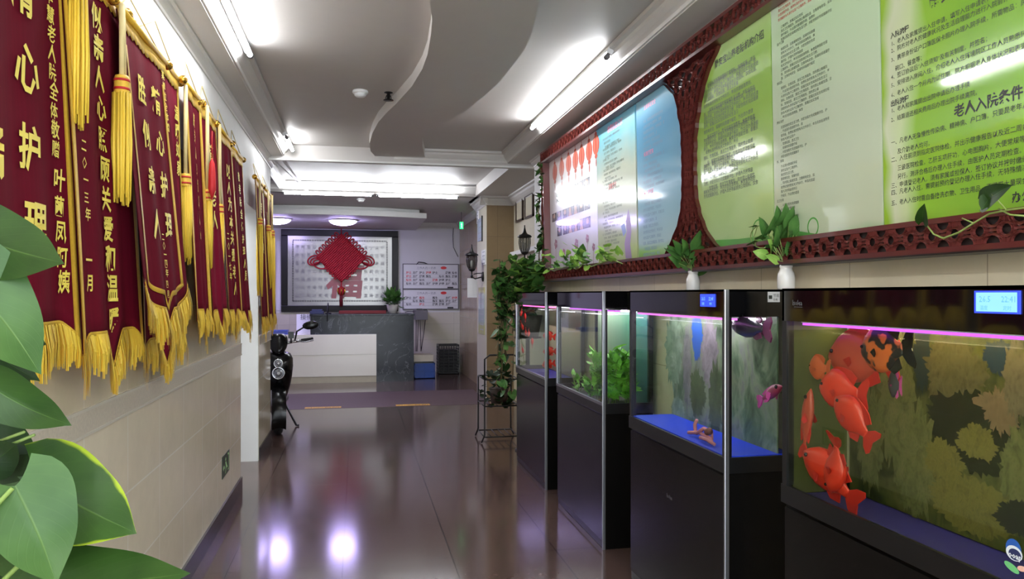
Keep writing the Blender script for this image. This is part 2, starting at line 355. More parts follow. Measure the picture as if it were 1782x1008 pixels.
# second recess, far soffit, reception ceiling
MB().box((-4.2, 7.6, 2.95), (2.3, 10.5, 3.05)).box((-4.2, 10.45, 2.80), (2.3, YE, 2.9)).box((-4.2, 10.42, 2.80), (2.3, 10.5, 3.0)).build('ceiling_reception', ceil_paint, kind='structure')
cw = MB()
crown(cw, lambda p, q, t: (t, 10.42 - p, 2.84 + q), -4.1, 1.6)
crown(cw, lambda p, q, t: (t, YE - p, 2.70 + q), -4.1, 1.9)
crown(cw, lambda p, q, t: (1.91 - p, t, 2.70 + q), PY1, YE)
crown(cw, lambda p, q, t: (PX0 - p, t, 2.68 + q), PY0 - .09, PY1 + .05, k=1.2)
crown(cw, lambda p, q, t: (t, PY0 - p, 2.68 + q), PX0 - .1, 2.13, k=1.2)
crown(cw, lambda p, q, t: (2.13 - p, t, 2.68 + q), 7.3, PY0, k=1.3)
crown(cw, lambda p, q, t: (XL - .16 + p, t, 2.84 + q), 7.62, 10.4)
cw.build('trim_9', mould_paint, kind='structure')
MB().box((1.6, 7.62, 2.80), (2.2, PY0 + .8, 2.96)).build('trim_10', ceil_paint, kind='structure')
# curved two-tier canopy over the desk
def canopy(yc, z0, z1, x0, x1, bow):
    pts = []
    for i in range(25):
        x = x0 + (x1 - x0) * i / 24; pts.append((x, yc - bow * (1 - ((x - (x0 + x1) / 2) / ((x1 - x0) / 2)) ** 2)))
    return pts + [(x1, YE), (x0, YE)]
MB().prism(canopy(12.1, 0, 0, -2.3, 1.08, .30), 2.655, 2.735, lambda a, c, h: (a, c, h)).prism(canopy(12.25, 0, 0, -2.2, .98, .32), 2.735, 2.82, lambda a, c, h: (a, c, h)).build('trim_11', white_paint, kind='structure')
MB().box((2.12, 8.2, 1.98), (2.06, 10.3, 2.03)).build('trim_12', white_paint, kind='structure')

# ------------------------------------------------------------------ ceiling fittings
def tube_light(label, a, b, house_off, tube_off=None, group='fluorescent tube lights', r=.014, tm=None):
    a, b = V(a), V(b); o = thing('fluorescent_light', label, 'light', a, group)
    d = (b - a).normalized(); ho = V(house_off)
    side = d.cross(ho).normalized() * .018
    n = ho.normalized() * .02
    p = [a + ho - n - side, a + ho - n + side, a + ho + n + side, a + ho + n - side]
    q = [x + (b - a) for x in p]
    MB().add(p + q, [(0, 1, 2, 3), (7, 6, 5, 4), (0, 4, 5, 1), (1, 5, 6, 2), (2, 6, 7, 3), (3, 7, 4, 0)]).build('housing', white_plastic, o)
    MB().tube([a + d * .03, b - d * .03], r, 10).build('tube', tm or tube_m, o)
    for e, s_ in ((a, 1), (b, -1)):
        MB().tube([e, e + d * s_ * .03], .016, 10).tube([e + d * s_ * .012, e + d * s_ * .012 + ho], .01, 6).build('end_cap', gray_plastic, o)
    return o
tube_light('long white tube above the nearest hanging banners, at top left', (-.585, 2.7, 2.79), (-.585, 4.5, 2.79), (-.02, 0, .035))
tube_light('white tube in the left ceiling recess just before the cross beam', (-.585, 6.75, 2.79), (-.585, 7.38, 2.79), (-.02, 0, .035))
tube_light('long white tube in the ceiling recess above the notice boards', (1.38, 4.1, 2.79), (1.38, 6.02, 2.79), (.02, 0, .035))
tube_light('right hand tube of the far pair across the reception ceiling', (.26, 10.32, 2.772), (1.36, 10.32, 2.772), (0, .06, .02), r=.018, tm=tube_far)
tube_light('left hand tube of the far pair across the reception ceiling', (-.95, 10.32, 2.772), (.22, 10.32, 2.772), (0, .06, .02), tm=tube_far)
tube_light('tube at the far left of the reception ceiling, beyond the hanging banners', (-1.15, 8.4, 2.88), (-1.15, 9.6, 2.88), (0, 0, .035), tm=tube_far)
tube_light('unseen tube added for light in the left ceiling recess behind the viewpoint', (-.585, -.6, 2.79), (-.585, 1.2, 2.79), (-.02, 0, .035))  # added lamp behind the camera, brightens the near walls
tube_light('unseen tube added for light in the right ceiling recess behind the viewpoint', (1.38, -.6, 2.79), (1.38, 1.3, 2.79), (.02, 0, .035))  # second unseen lamp, also added to lift the light level
def dome(x, y, label):
    o = thing('dome_light', label, 'light', (x, y, 2.655))
    MB().lathe([(.24, 0), (.24, -.018), (.225, -.02)], (x, y, 2.655), 28).build('rim', white_plastic, o)
    MB().lathe([(.222, -.018), (.2, -.045), (.15, -.07), (.08, -.085), (.001, -.09)], (x, y, 2.655), 28).build('diffuser', emis('violet white diffuser', (196, 180, 255), 28), o)
p = onZ(596, 378, 2.655); dome(p.x, 12.62, 'round white dome lamp under the canopy above the picture')
dome(-1.25, 12.62, 'second dome lamp under the canopy, hidden behind the hanging banners')
def smoke(px, py, z, label, k=1):
    p = onZ(px, py, z); o = thing('smoke_detector', label, 'smoke detector', (p.x, p.y, z))
    MB().lathe([(.052 * k, 0), (.055 * k, -.012), (.05 * k, -.02)], p, 20).build('base', white_plastic, o)
    MB().lathe([(.042 * k, -.02), (.04 * k, -.034), (.028 * k, -.044), (.001, -.046)], p, 20).lathe([(.03 * k, -.036), (.03 * k, -.041)], p, 12, 1).build('sensor_head', [white_plastic, gray_plastic], o)
smoke(627, 158, Z1, 'white smoke detector on the ceiling beside the curved slab')
smoke(628, 346, 2.80, 'small white smoke detector on the ceiling in front of the canopy', 1.1)
p = onZ(676, 161, Z1); o = thing('fire_sprinkler', 'dark sprinkler head hanging beside the edge of the curved slab', 'sprinkler', p)
MB().lathe([(.03, 0), (.03, -.004), (.012, -.008), (.012, -.05), (.001, -.05)], p, 12).build('pipe', iron, o)
MB().lathe([(.001, -.05), (.035, -.052), (.036, -.056), (.001, -.056)], p, 12).tube([p + V((.012, 0, -.02)), p + V((.02, 0, -.04)), p + V((.012, 0, -.052))], .003).tube([p + V((-.012, 0, -.02)), p + V((-.02, 0, -.04)), p + V((-.012, 0, -.052))], .003).build('deflector', iron, o)
# ------------------------------------------------------------------ hanging award banners
velvet = mat('dark red velvet', (98, 8, 30), .9, var=.18, scale=5, stretch=(1, 14, .3), spec=.1)
velvet2 = mat('wine red velvet', (116, 12, 40), .9, var=.18, scale=5, stretch=(1, 14, .3), spec=.1)
gold_thread = mat('golden silk thread', (248, 200, 66), .55, var=.25, scale=60, stretch=(1, 1, .1))
gold_cloth = mat('gold braid', (226, 182, 62), .5, var=.2, scale=120)
gold_letter = mat('pale gold lettering', (240, 216, 88), .5, var=.1)
cream_cord = mat('cream cord', (228, 208, 150), .6)
red_band = mat('red thread band', (190, 40, 40), .6)
def banner(label, y0, y1, zt, zb, xt, xb, cols, shape='w', border=True, inner=False, cloth=None, fr=.10, tassels=(), ph=0.0, tw=1.0, wave=.006):
    """cols: list of (string, s across 0..1, top t 0..1, char size m, gap)"""
    cloth = cloth or velvet
    W, H = y1 - y0, zt - zb
    o = thing('award_banner', label, 'banner', ((xt + xb) / 2, (y0 + y1) / 2, zb), 'red velvet award banners on the left wall')
    def edge(s):
        a = abs(2 * s - 1)
        if shape == 'w':   # two scallops and a centre point
            return 0.10 * H * (1 if False else (1 - min(1, abs(a - .0) / .28)) ** 1.3) + (.045 * H * max(0, (a - .72) / .28) ** 1.2 if a > .72 else 0)
        if shape == 'shield':
            return .11 * H * sqrt(max(0, 1 - a ** 2.6)) + (.06 * H * max(0, 1 - a / .2) ** 1.2) - .03 * H
        return 0
    def pt(s, z, off=0.0):
        tt = (zt - z) / H
        x = xt + (xb - xt) * tt + wave * sin(s * 19 + ph + tt * 1.1) * (.3 + .7 * tt) + wave * .6 * sin(s * 7 + ph * 2 - tt * 2)
        return V((x + off, y0 + s * W, z))
    def grid(mb, s0, s1, z0f, z1f, nu, nv, off, mi=0):
        vs = []
        for side in (off, off - .0025):
            for j in range(nv + 1):
                for i in range(nu + 1):
                    s = s0 + (s1 - s0) * i / nu; a, c = z0f(s), z1f(s); vs.append(pt(s, a + (c - a) * j / nv, side))
        k = (nu + 1) * (nv + 1); fs = []
        for j in range(nv):
            for i in range(nu):
                q = j * (nu + 1) + i; fs.append((q, q + nu + 1, q + nu + 2, q + 1)); fs.append((k + q, k + q + 1, k + q + nu + 2, k + q + nu + 1))
        for i in range(nu):
            q = nv * (nu + 1) + i; fs.append((q, k + q, k + q + 1, q + 1))
        mb.add(vs, fs, mi, True)
    bot = lambda s: zb - edge(s)
    c = MB(); grid(c, 0, 1, lambda s: zt, bot, 40, 24, 0); c.build('cloth', cloth, o)
    b = MB(); bw = .028
    if border:
        grid(b, 0, bw / W, lambda s: zt, bot, 2, 24, .004); b.build('side_braid', gold_cloth, o); b = MB(); grid(b, 1 - bw / W, 1, lambda s: zt, bot, 2, 24, .004)
    if border: b.build('side_braid', gold_cloth, o); b = MB()
    grid(b, 0, 1, lambda s: bot(s) + .012, bot, 40, 1, .004)
    b.build('hem_braid', gold_cloth, o); b = MB()
    grid(b, 0, 1, lambda s: zt + .02, lambda s: zt - .04 - .012 * sin(s * 40) ** 2, 40, 2, .005)
    b.build('top_band', gold_cloth, o)
    if inner:
        r = MB(); q = MB()
        for d0, d1 in ((.055, .073),):
            grid(r, d0 / W, d1 / W, lambda s: zt - .1, lambda s: zb + .03, 2, 16, .004); grid(r, 1 - d1 / W, 1 - d0 / W, lambda s: zt - .1, lambda s: zb + .03, 2, 16, .004)
            grid(r, d0 / W, 1 - d0 / W, lambda s: bot(s) + .075, lambda s: bot(s) + .057, 36, 1, .004)
        r.build('inner_braid', gold_cloth, o)
    # fringe of separate threads
    f = MB(); n = int(W / .0055)
    for i in range(n):
        s = (i + .5) / n + U(-.3, .3) / n; z = bot(s); l = fr * U(.8, 1.15) * (1 + .25 * sin(s * 31 + ph)); sw = .0045 / W * U(.8, 1.3)
        d = U(-.004, .006); dy = U(-.012, .012) / W
        vs = [pt(s - sw, z + .004, .004 + d * .3), pt(s + sw, z + .004, .004 + d * .3), pt(s + sw + dy * .5, z - l * .5, .008 + d), pt(s - sw + dy * .5, z - l * .5, .008 + d), pt(s + sw * .6 + dy, z - l, .004 + d), pt(s - sw * .6 + dy, z - l, .004 + d)]
        f.add(vs + [v + V((-.004, 0, 0)) for v in vs], [(0, 1, 2, 3), (3, 2, 4, 5), (7, 6, 9, 8), (8, 9, 11, 10)])
    f.build('fringe', gold_thread, o)
    for st, sc, t0, size, gap in cols:
        g = MB()
        z = zt - t0 * H
        for ch in st:
            if ch != ' ':
                vs, fs = text2d(ch, size, .024 if size > .05 else .016, .16 + U(-.06, .06))
                rs = U(.92, 1.08)
                g.add([pt(min(1, max(0, sc + (a * rs - size / 2) / W)), z - size + bb * rs, .0065) for a, bb in vs], fs)
            z -= size * gap
        if g.v: g.build('inscription', gold_letter, o)
    rd = MB().tube([pt(0, zt) + V((.004, -.03, .012)), pt(1, zt) + V((.004, .03, .012))], .011, 10); rd.build('hanging_rod', gold_cloth, o)
    for s, d in ((0, -.045), (1, .045)):
        e = pt(s, zt) + V((.004, d, .012)); MB().ball(e, .021, 14).lathe([(.01, -.012), (.014, 0), (.01, .012)], (0, 0, 0), 10, M=Matrix.Translation(e + V((0, -d * .45, 0))) @ Matrix.Rotation(pi / 2, 4, 'X')).build('finial', gold, o)
    k = MB().tube([pt(.05, zt) + V((0, 0, .02)), V((XL + .01, (y0 + y1) / 2, zt + .16)), pt(.95, zt) + V((0, 0, .02))], .003, 6); k.build('hanging_cord', cream_cord, o)
    for s, L, head in tassels:
        tp = pt(s, zt) + V((.028, (-.04 if s < .5 else .04) * (1 if s in (0, 1) else 0), .0)); tsl = MB().tube([tp, tp - V((0, 0, head))], .009, 8).tube([tp + V((.004, .012, 0)), tp + V((.006, .02, -head))], .0035, 6)
        hd = tp - V((0, 0, head))
        tz = tsl.build('tassel', cream_cord, o)
        MB().lathe([(.001, .004), (.02, 0), (.024, -.012), (.024, -.055), (.026, -.06)], hd, 14).build('tassel_knot', gold_cloth, tz)
        MB().lathe([(.0255, -.012), (.0255, -.02)], hd, 14).lathe([(.0255, -.04), (.0255, -.048)], hd, 14).build('tassel_band', red_band, tz)
        sk = MB()
        for i in range(46):
            a = U(0, 2 * pi); r0 = U(.012, .024) * tw; r1 = r0 * U(1.1, 1.45); l = L * U(.9, 1.04); b0 = hd + V((r0 * cos(a), r0 * sin(a), -.056)); b1 = hd + V((r1 * cos(a) * .8, r1 * sin(a), -.056 - l))
            sk.tube([b0, (b0 + b1) / 2 + V((r0 * cos(a) * .12, r0 * sin(a) * .12, 0)), b1], [.0042, .0048, .003], 5)
        sk.build('tassel_skirt', gold_thread, tz)
    return o
banner('nearest award banner at left edge, with large gold characters and a side column', 1.60, 2.33, 2.46, 1.37, -.815, -.765,
       [('胜似亲人', .30, .19, .135, 1.5), ('精心护理', .63, .17, .128, 1.50), ('发华慧老人院全体敬赠', .87, .12, .05, 1.02), ('叶茵凤阿姨', .88, .61, .062, 1.10)], tassels=((1, .37, .10),), ph=.3, tw=1.35)
banner('second award banner from the front, one long column of gold characters between two tassels', 2.31, 2.90, 2.44, 1.33, -.81, -.75,
       [('似亲人心照顾关爱和温暖', .50, .06, .086, 1.10), ('二〇一三年', .17, .48, .040, 1.25), ('一月', .15, .77, .055, 1.2)], ph=1.1)
banner('award banner with only its scalloped hem showing under the gold-outlined one', 3.08, 3.80, 2.44, 1.27, -.818, -.785, [('温暖如家', .9, .1, .07, 1.2)], ph=2.0, cloth=velvet2, tassels=((1, .36, .42),))
banner('award banner with a rounded gold inner outline, hanging in front of its neighbours', 2.74, 3.38, 2.40, 1.465, -.785, -.695,
       [('胜似亲人', .34, .15, .112, 1.45), ('精心护理', .66, .14, .112, 1.45), ('某单位全体赠', .90, .04, .038, 1.1), ('二〇一四年', .52, .76, .034, 1.0), ('四月', .50, .95, .034, 1.1)], shape='shield', border=False, inner=True, ph=.7, fr=.11, tassels=((0, .36, .235),), tw=1.15)
banner('gold-edged award banner with a tassel, next beyond the outlined one', 3.84, 4.20, 2.44, 1.37, -.80, -.745, [('服务周到情暖人心', .45, .08, .07, 1.15)], ph=.2, tassels=((1, .36, .44),))
banner('award banner with a red charm hanging at its right edge', 4.21, 4.66, 2.43, 1.36, -.80, -.735, [('情系老人', .42, .14, .10, 1.2)], ph=2.4, tassels=((.95, .40, .46),), cloth=velvet2)
banner('dark award banner with one bold column, second before the doorway', 4.68, 5.18, 2.42, 1.35, -.80, -.735, [('以人为本关爱老人', .62, .14, .09, 1.15), ('二〇一七年', .25, .55, .05, 1.2)], ph=.9)
banner('last award banner before the white doorway post', 5.20, 5.68, 2.40, 1.33, -.80, -.735, [('敬老院全体护理人员', .5, .10, .07, 1.2)], ph=3.0)
banner('red award banner beyond the white doorway post, a tassel at its near side', 6.30, 6.78, 2.36, 1.26, -.79, -.74, [('尽心尽责', .65, .12, .09, 1.25)], ph=.4, tassels=((.15, .55, .3),))
banner('farthest award banner, orange fringed, next to the scooter', 6.86, 7.40, 2.36, 1.27, -.79, -.745, [('服务热情', .35, .15, .08, 1.2)], ph=1.4, tassels=((.3, .5, .3), (.8, .75, .32)))
ch = onX(369, 275, -.735); o = thing('red_charm', 'small red knotted charm hanging between two banners by the wall', 'charm', ch)
MB().tube([ch + V((0, 0, .14)), ch], .003, 5).build('cord', red_band, o)
MB().lathe([(.001, 0), (.014, -.03), (.018, -.08), (.02, -.16), (.001, -.22)], ch, 12).build('pouch', mat('red cloth', (196, 34, 38), .6), o)

# exit sticker low on the left wall
sg = MB(); a = onX(386, 831, XL + .0001); z0, z1 = .275, .415; y0, y1 = 5.12, 5.40
o = thing('exit_sign_sticker', 'small dark green exit sticker low on the left tiled wall', 'sign', (XL + .001, y0, z0))
sg.box((XL + .0005, y0, z0), (XL + .003, y1, z1)).build('plate', mat('dark green film', (34, 62, 40), .3), o)
fg = MB(); q = lambda a, b: V((XL + .0036, y0 + a * (y1 - y0), z0 + b * (z1 - z0)))
for pl in ([(.36, .1), (.48, .42), (.40, .62), (.52, .62), (.60, .44), (.72, .30), (.66, .26), (.54, .38), (.46, .08)], [(.38, .72), (.42, .82), (.5, .82), (.53, .72), (.46, .66)], [(.08, .42), (.22, .6), (.22, .5), (.32, .5), (.32, .36), (.22, .36), (.22, .26)], [(.74, .1), (.92, .1), (.92, .9), (.74, .9), (.74, .82), (.86, .82), (.86, .18), (.74, .18)]):
    fg.add([q(a, b) for a, b in pl], [tuple(range(len(pl)))])
fg.build('running_figure', mat('pale green print', (176, 226, 160), .4), o)
# ------------------------------------------------------------------ carved notice board on the right wall
XP, XF = 1.685, 1.615
def xp(z): return XP - (z - 1.56) * .02
def brd(px, py):
    X = XP
    for _ in range(4): p = onX(px, py, X); X = xp(p.z)
    return onX(px, py, X)
def pf(y, z, off=0.0): return V((xp(z) - off, y, z))
def ff(y, z, h): return V((XF + .0 - (z - 1.56) * .02 + h, y, z))
redwood = mat('carved red lacquered wood', (116, 55, 49), .3, var=.25, scale=12, coat=1.0)
redwood.node_tree.nodes['Principled BSDF'].inputs['Coat Roughness'].default_value = .16
redback = mat('dark fretwork backing', (24, 10, 9), .6)
redwood2 = mat('dark red wood rail', (88, 32, 30), .3, var=.2, scale=10, coat=.3)
YF, YN, ZB, ZT = 6.60, .75, 1.568, 2.705
o = board = thing('notice_board', 'long carved red wood notice board with printed panels on the right wall', 'notice board', (XP, 3.7, ZB))
FW = .10
CELL_D = [0.0]
def cell(mb, fn, a0, b0, w, h, rib=.009):
    """one pierced cell of the fretwork: ring, four corner arcs and links; (a,b) in cell space"""
    k = min(w, h)
    P = lambda u, v: fn(a0 + u * w, b0 + v * h)
    def strip(pts, closed=False):
        mb.ribbon([P(u, v) for u, v in pts], rib, lambda y, z, hh: ff(y, z, hh + CELL_D[0]), 0, .009, closed=closed)
    strip([(.5 + .27 * cos(t * pi / 6), .5 + .27 * sin(t * pi / 6)) for t in range(12)], True)
    for cx_, cy_ in ((0, 0), (1, 0), (0, 1), (1, 1)):
        sx, sy = (1 if cx_ == 0 else -1), (1 if cy_ == 0 else -1)
        strip([(cx_ + sx * .36 * cos(t * pi / 8), cy_ + sy * .36 * sin(t * pi / 8)) for t in range(5)])
    strip([(.5, 0), (.5, .23)]); strip([(.5, .77), (.5, 1)]); strip([(0, .5), (.23, .5)]); strip([(.77, .5), (1, .5)])
lat = MB(); n = int((YF - YN) / .085); cw_ = (YF - YN) / n
for i in range(n): cell(lat, lambda a, c: (a, c), YN + i * cw_, ZB + .016, cw_, FW - .032, .0085)
lat.build('bottom_fretwork', redwood, o)
lat = MB()
for i in range(n): cell(lat, lambda a, c: (a, c), YN + i * cw_, ZT - FW + .016, cw_, FW - .032, .0085)
lat.build('top_fretwork', redwood, o)
lat = MB(); m = int((ZT - ZB - 2 * FW) / .085)
for i in range(m): cell(lat, lambda a, c: (a, c), YF - FW + .02, ZB + FW + i * (ZT - ZB - 2 * FW) / m, FW - .035, (ZT - ZB - 2 * FW) / m, .0105)
lat.build('side_fretwork', redwood, o)
rl = MB()
def rail(y0, y1, z0, z1, d=.068):
    rl.add([ff(a, b_, h) for h in (0, d) for a, b_ in ((y0, z0), (y1, z0), (y1, z1), (y0, z1))], [(0, 1, 2, 3), (7, 6, 5, 4), (0, 4, 5, 1), (1, 5, 6, 2), (2, 6, 7, 3), (3, 7, 4, 0)])
rail(YN, YF, ZB, ZB + .016); rail(YN, YF, ZB + FW - .016, ZB + FW); rail(YN, YF, ZT - .016, ZT); rail(YN, YF, ZT - FW, ZT - FW + .016)
rail(YF - .016, YF, ZB, ZT); rail(YF - FW, YF - FW + .016, ZB + FW, ZT - FW)
rl.build('frame_rail', redwood2, o)
MB().add([ff(a, c, h) for h in (.014, .02) for a, c in ((YN, ZB + .01), (YF, ZB + .01), (YF, ZB + FW), (YN, ZB + FW))], [(0, 1, 2, 3), (7, 6, 5, 4), (0, 4, 5, 1), (2, 6, 7, 3)]).build('fretwork_backing', redback, o)
MB().box((XF - .01, YN, ZB - .006), (1.699, YF, ZB - .0005)).build('ledge', black_satin, o)
# hour-glass divider
LE = [(1150, 470), (1152, 452), (1157, 441), (1168, 418), (1179, 391), (1185, 362), (1187, 334), (1188, 280), (1187, 220), (1184, 209), (1180, 176), (1174, 160), (1156, 143), (1140, 132)]
RE = [(1262, 458), (1250, 438), (1243, 431), (1228, 412), (1220, 395), (1212, 370), (1207, 340), (1206, 290), (1208, 234), (1213, 202), (1219, 166), (1229, 129), (1240, 103), (1252, 77)]
def curve_fn(px):
    pts = []
    for a, b_ in px: p = onX(a, b_, XF + .03); pts.append((p.z, p.y))
    pts.sort()
    def f(z):
        if z <= pts[0][0]: return pts[0][1]
        for (z0, y0), (z1, y1) in zip(pts, pts[1:]):
            if z <= z1: return y0 + (y1 - y0) * (z - z0) / max(1e-9, z1 - z0)
        return pts[-1][1]
    return f
fl, fr_ = curve_fn(LE), curve_fn(RE)
CELL_D[0] = .042
lat = MB(); z0, z1 = ZB + FW - .004, ZT - FW + .004; nr, nc = 15, 4
def dm(a, c): z = z0 + c * (z1 - z0); return (fr_(z) + (fl(z) - fr_(z)) * a, z)
for i in range(nc):
    for j in range(nr): cell(lat, dm, i / nc, j / nr, 1 / nc, 1 / nr, .009)
lat.build('hourglass_fretwork', redwood, o)
bk = MB(); zz = [z0 + (z1 - z0) * i / 30 for i in range(31)]; bk.add([ff(g_(z), z, .054) for z in zz for g_ in (fl, fr_)], [(2 * i, 2 * i + 1, 2 * i + 3, 2 * i + 2) for i in range(30)]).build('divider_backing', redback, o)
ed = MB(); zs = [z0 + (z1 - z0) * i / 40 for i in range(41)]
for g in (fl, fr_):
    ed.ribbon([(g(z) + .004 * sin(i * 1.9), z) for i, z in enumerate(zs)], .018, lambda y, z, h: ff(y, z, h), .038, .062)
ed.build('divider_edge', redwood2, o)
# printed panels
BY = lambda px: onX(px, 513, XP - .01).y
ZP0, ZP1 = ZB + FW - .03, ZT - FW + .04
def panel(pxa, pxb, m, name='printed_panel', d=.012, ya=None, yb=None):
    ya = BY(pxa) if ya is None else ya; yb = BY(pxb) if yb is None else yb
    return MB().add([pf(y, z, h) for h in (0, d) for y, z in ((ya, ZP0), (yb, ZP0), (yb, ZP1), (ya, ZP1))], [(0, 1, 2, 3), (7, 6, 5, 4), (0, 4, 5, 1), (1, 5, 6, 2), (2, 6, 7, 3), (3, 7, 4, 0)]).build(name, m, o)
PD = .0128
def pr(y0, z): return lambda a, c: pf(y0 - a, z + c, PD)
pan_a = ramp_mat('lantern poster print', 'Z', ZP0, ZP1, [(0, (214, 206, 222)), (.3, (226, 222, 236)), (.75, (240, 236, 238)), (1, (230, 200, 196))], namt=.06, rough=.22, coat=.12)
pan_b = ramp_mat('pale meadow poster print', 'Z', ZP0, ZP1, [(0, (176, 190, 130)), (.3, (206, 212, 188)), (.62, (206, 216, 196)), (.82, (150, 206, 214)), (1, (96, 190, 226))], namt=.1, rough=.12, coat=.3)
pan_c = ramp_mat('sky blue poster print', 'Z', ZP0, ZP1, [(0, (120, 176, 60)), (.07, (150, 196, 120)), (.12, (182, 212, 216)), (.4, (140, 190, 216)), (.8, (104, 168, 206)), (1, (150, 206, 226))], namt=.03)
pan_d = ramp_mat('bright green poster print', 'Z', ZP0, ZP1, [(0, (110, 176, 96)), (.08, (176, 204, 142)), (.3, (180, 208, 134)), (.6, (152, 190, 92)), (.85, (156, 198, 96)), (1, (204, 236, 164))], namt=.06, bump=.03)
pan_e = ramp_mat('pale mint poster print', 'Z', ZP0, ZP1, [(0, (150, 196, 130)), (.06, (196, 206, 176)), (.5, (196, 210, 182)), (.85, (196, 224, 180)), (1, (220, 240, 214))], namt=.06, bump=.03)
pan_f = ramp_mat('leafy green poster print', 'Y', BY(1540), BY(1700), [(0, (150, 190, 60)), (.12, (206, 214, 180)), (.3, (196, 212, 160)), (.5, (140, 186, 62)), (1, (122, 170, 58))], namt=.2, nscale=4, bump=.03)
YD = (fl(2.1) + fr_(2.1)) / 2
Lx = lambda y: (y - 0)
pA = panel(950, 1042.2, pan_a); pB = panel(1042.8, 1110.5, pan_b); pC = panel(1113, 0, pan_c, yb=YD + .01)
pD = panel(0, 1349, pan_d, ya=YD - .01); pE = panel(1350.5, 1539, pan_e); pF = panel(1541, 0, pan_f, yb=YN + .02)
sent = ('老人入院须提供本人身份证及户口簿原件。家属应如实告知病史和生活习惯，并配合院方完成健康评估。护理人员按等级提供日常照料、饮食起居、清洁卫生等服务。'
        '院内禁止吸烟饮酒，注意用电安全。探视时间请遵守规定，外出须办理请假手续。收费标准按照有关文件执行，每月月底结清费用。伙食营养搭配合理，尊重民族习惯。')
def body(k, n): k = (k * 37) % (len(sent) - n - 1); return sent[k:k + n]
def lines_px(mb, xl, rows, size, mi=0, pad=None, bold=.004):
    """rows: (y of the line's left end, number of characters, indent px)"""
    for k, (py, n, ind) in enumerate(rows):
        p = brd(xl + ind, py); s = body(k + xl % 11, n) if isinstance(n, int) else n
        put_text(mb, s, size, pr(p.y, p.z), mi, bold=bold)
# panel F
g = MB()
for s, px, py, size, bo in (('静安宝山养老院入院指南', 1624, 14, .044, .03), ('入院流程', 1556, 68, .0205, .03), ('出院流程', 1556, 186, .0205, .03), ('老人入院条件', 1667, 204, .0385, .03), ('办公室', 1768, 352, .03, .02)):
    p = brd(px, py); put_text(g, s, size, pr(p.y, p.z), bold=bo)
lines_px(g, 1557, [(81, '1、老人及家属提出入住申请，填写入住申请表，提供老人健康证明材料', 0), (93, '2、院方对老人的健康状况及生活自理能力进行入院前评估，确定护理等级', 0), (109, '3、携带身份证户口簿医保卡照片办理入院手续，所需物品：床单被套、脸盆、毛巾', 0), (124, '碗口、餐盒等；', 7), (139, '4、签订协议后“入住须知”及有关制度，并签名；', 0), (153, '5、安排进入房间入住，介绍老人入住环境院区工作人员熟悉环境及老人日常作息', 0), (170, '6、老人入住一个月内为试住期，院方根据老人身体状况和表现，商定护理等级', 0)], .0182)
lines_px(g, 1557, [(197, '1、老人和家属提出出院申请后办理手续', 0), (213, '2、结算退还相关费用后办理出院手续离院。', 0)], .0182)
lines_px(g, 1557, [(253, '一、凡老人无急慢性传染病、精神病、户口簿，只要是老年人均可，本院优先接收生活自理和半护理对象', 0), (268, '及介助老人均可。', 11), (283, '二、入住前须到指定医院体检，并出示健康报告以及近二周内的体检报告单供参考', 0), (297, '三级医院检查，乙肝五项肝功，心电图胸片，大便常规等，本院根据情况安排护理', 11), (312, '另行，测评合格后办理入住手续，由医护人员定期检查。', 11), (328, '三、申请登记老人，须有家属或担保人，签订协议并按时缴纳入住费', 0), (340, '四、凡老人入住，需提前预约登记办理入住手续，无特殊情况不接待临时住宿', 0), (358, '五、老人入住时需自备换洗衣物、卫生用品，不得带大量现金、贵重物品', 0)], .0188)
g.build('lettering', ink, pF)
# panel E
g = MB(); rows = []; red = []
rr = random.Random(5); y = 14
for k in range(4): red.append((14 + k * 8.2, [22, 26, 26, 18][k], 2))
y = 50
for k in range(46):
    head = k % 9 == 4
    n_ = 4 if head else (rr.choice([24, 25, 26, 20, 12, 18]) if k < 26 else rr.choice([8, 10, 14, 9, 18]))
    rows.append((y, n_, 0 if head else 7)); y += 7.3 if k % 9 != 3 else 9.5
lines_px(g, 1357, rows, .0128); lines_px(g, 1357, red, .0128, 1)
put_text(g, '静安宝山养老院管理制度', .036, pr(brd(1390, -22).y, brd(1390, -22).z), 1, bold=.02)
g.build('lettering', [ink_soft, ink_red], pE)
lf = MB()
for (px, py, r) in ((1420, 395, .033), (1325, 404, .052)):
    p = brd(px, py)
    lf.ribbon([(p.y + r * cos(t * pi / 14), p.z + r * sin(t * pi / 14)) for t in range(28)], .006, lambda a, c, h: pf(a, c, h), .0121, .0128, closed=True)
def blob(mb, pts, mi=0, off=PD - .0003):
    mb.add([pf(brd(a, c).y, brd(a, c).z, off) for a, c in pts], [tuple(range(len(pts)))], mi)
blob(lf, [(1352, 398), (1390, 402), (1440, 409), (1480, 413), (1482, 420), (1352, 434)], 0)
lf.build('leaf_print', mat('leaf green print', (92, 158, 78), .15, coat=.5), pE)
# panel D
g = MB(); p = brd(1248, 119); put_text(g, '静安宝山养老院机构介绍', .0405, pr(p.y, p.z), bold=.02)
rows = []; y = 152
for k in range(27):
    rows.append((y, [21, 23, 24, 24, 16, 22][k % 6], 6 if k % 6 == 0 else 0)); y += 7.1 if k % 6 != 4 else 9.4
lines_px(g, 1229, rows, .0215)
g.build('lettering', [ink_soft], pD)
lf = MB(); blob(lf, [(1235, 436), (1250, 418), (1290, 416), (1340, 410), (1348, 412), (1348, 426)]); lf.build('leaf_print', MATS['leaf green print'], pD)
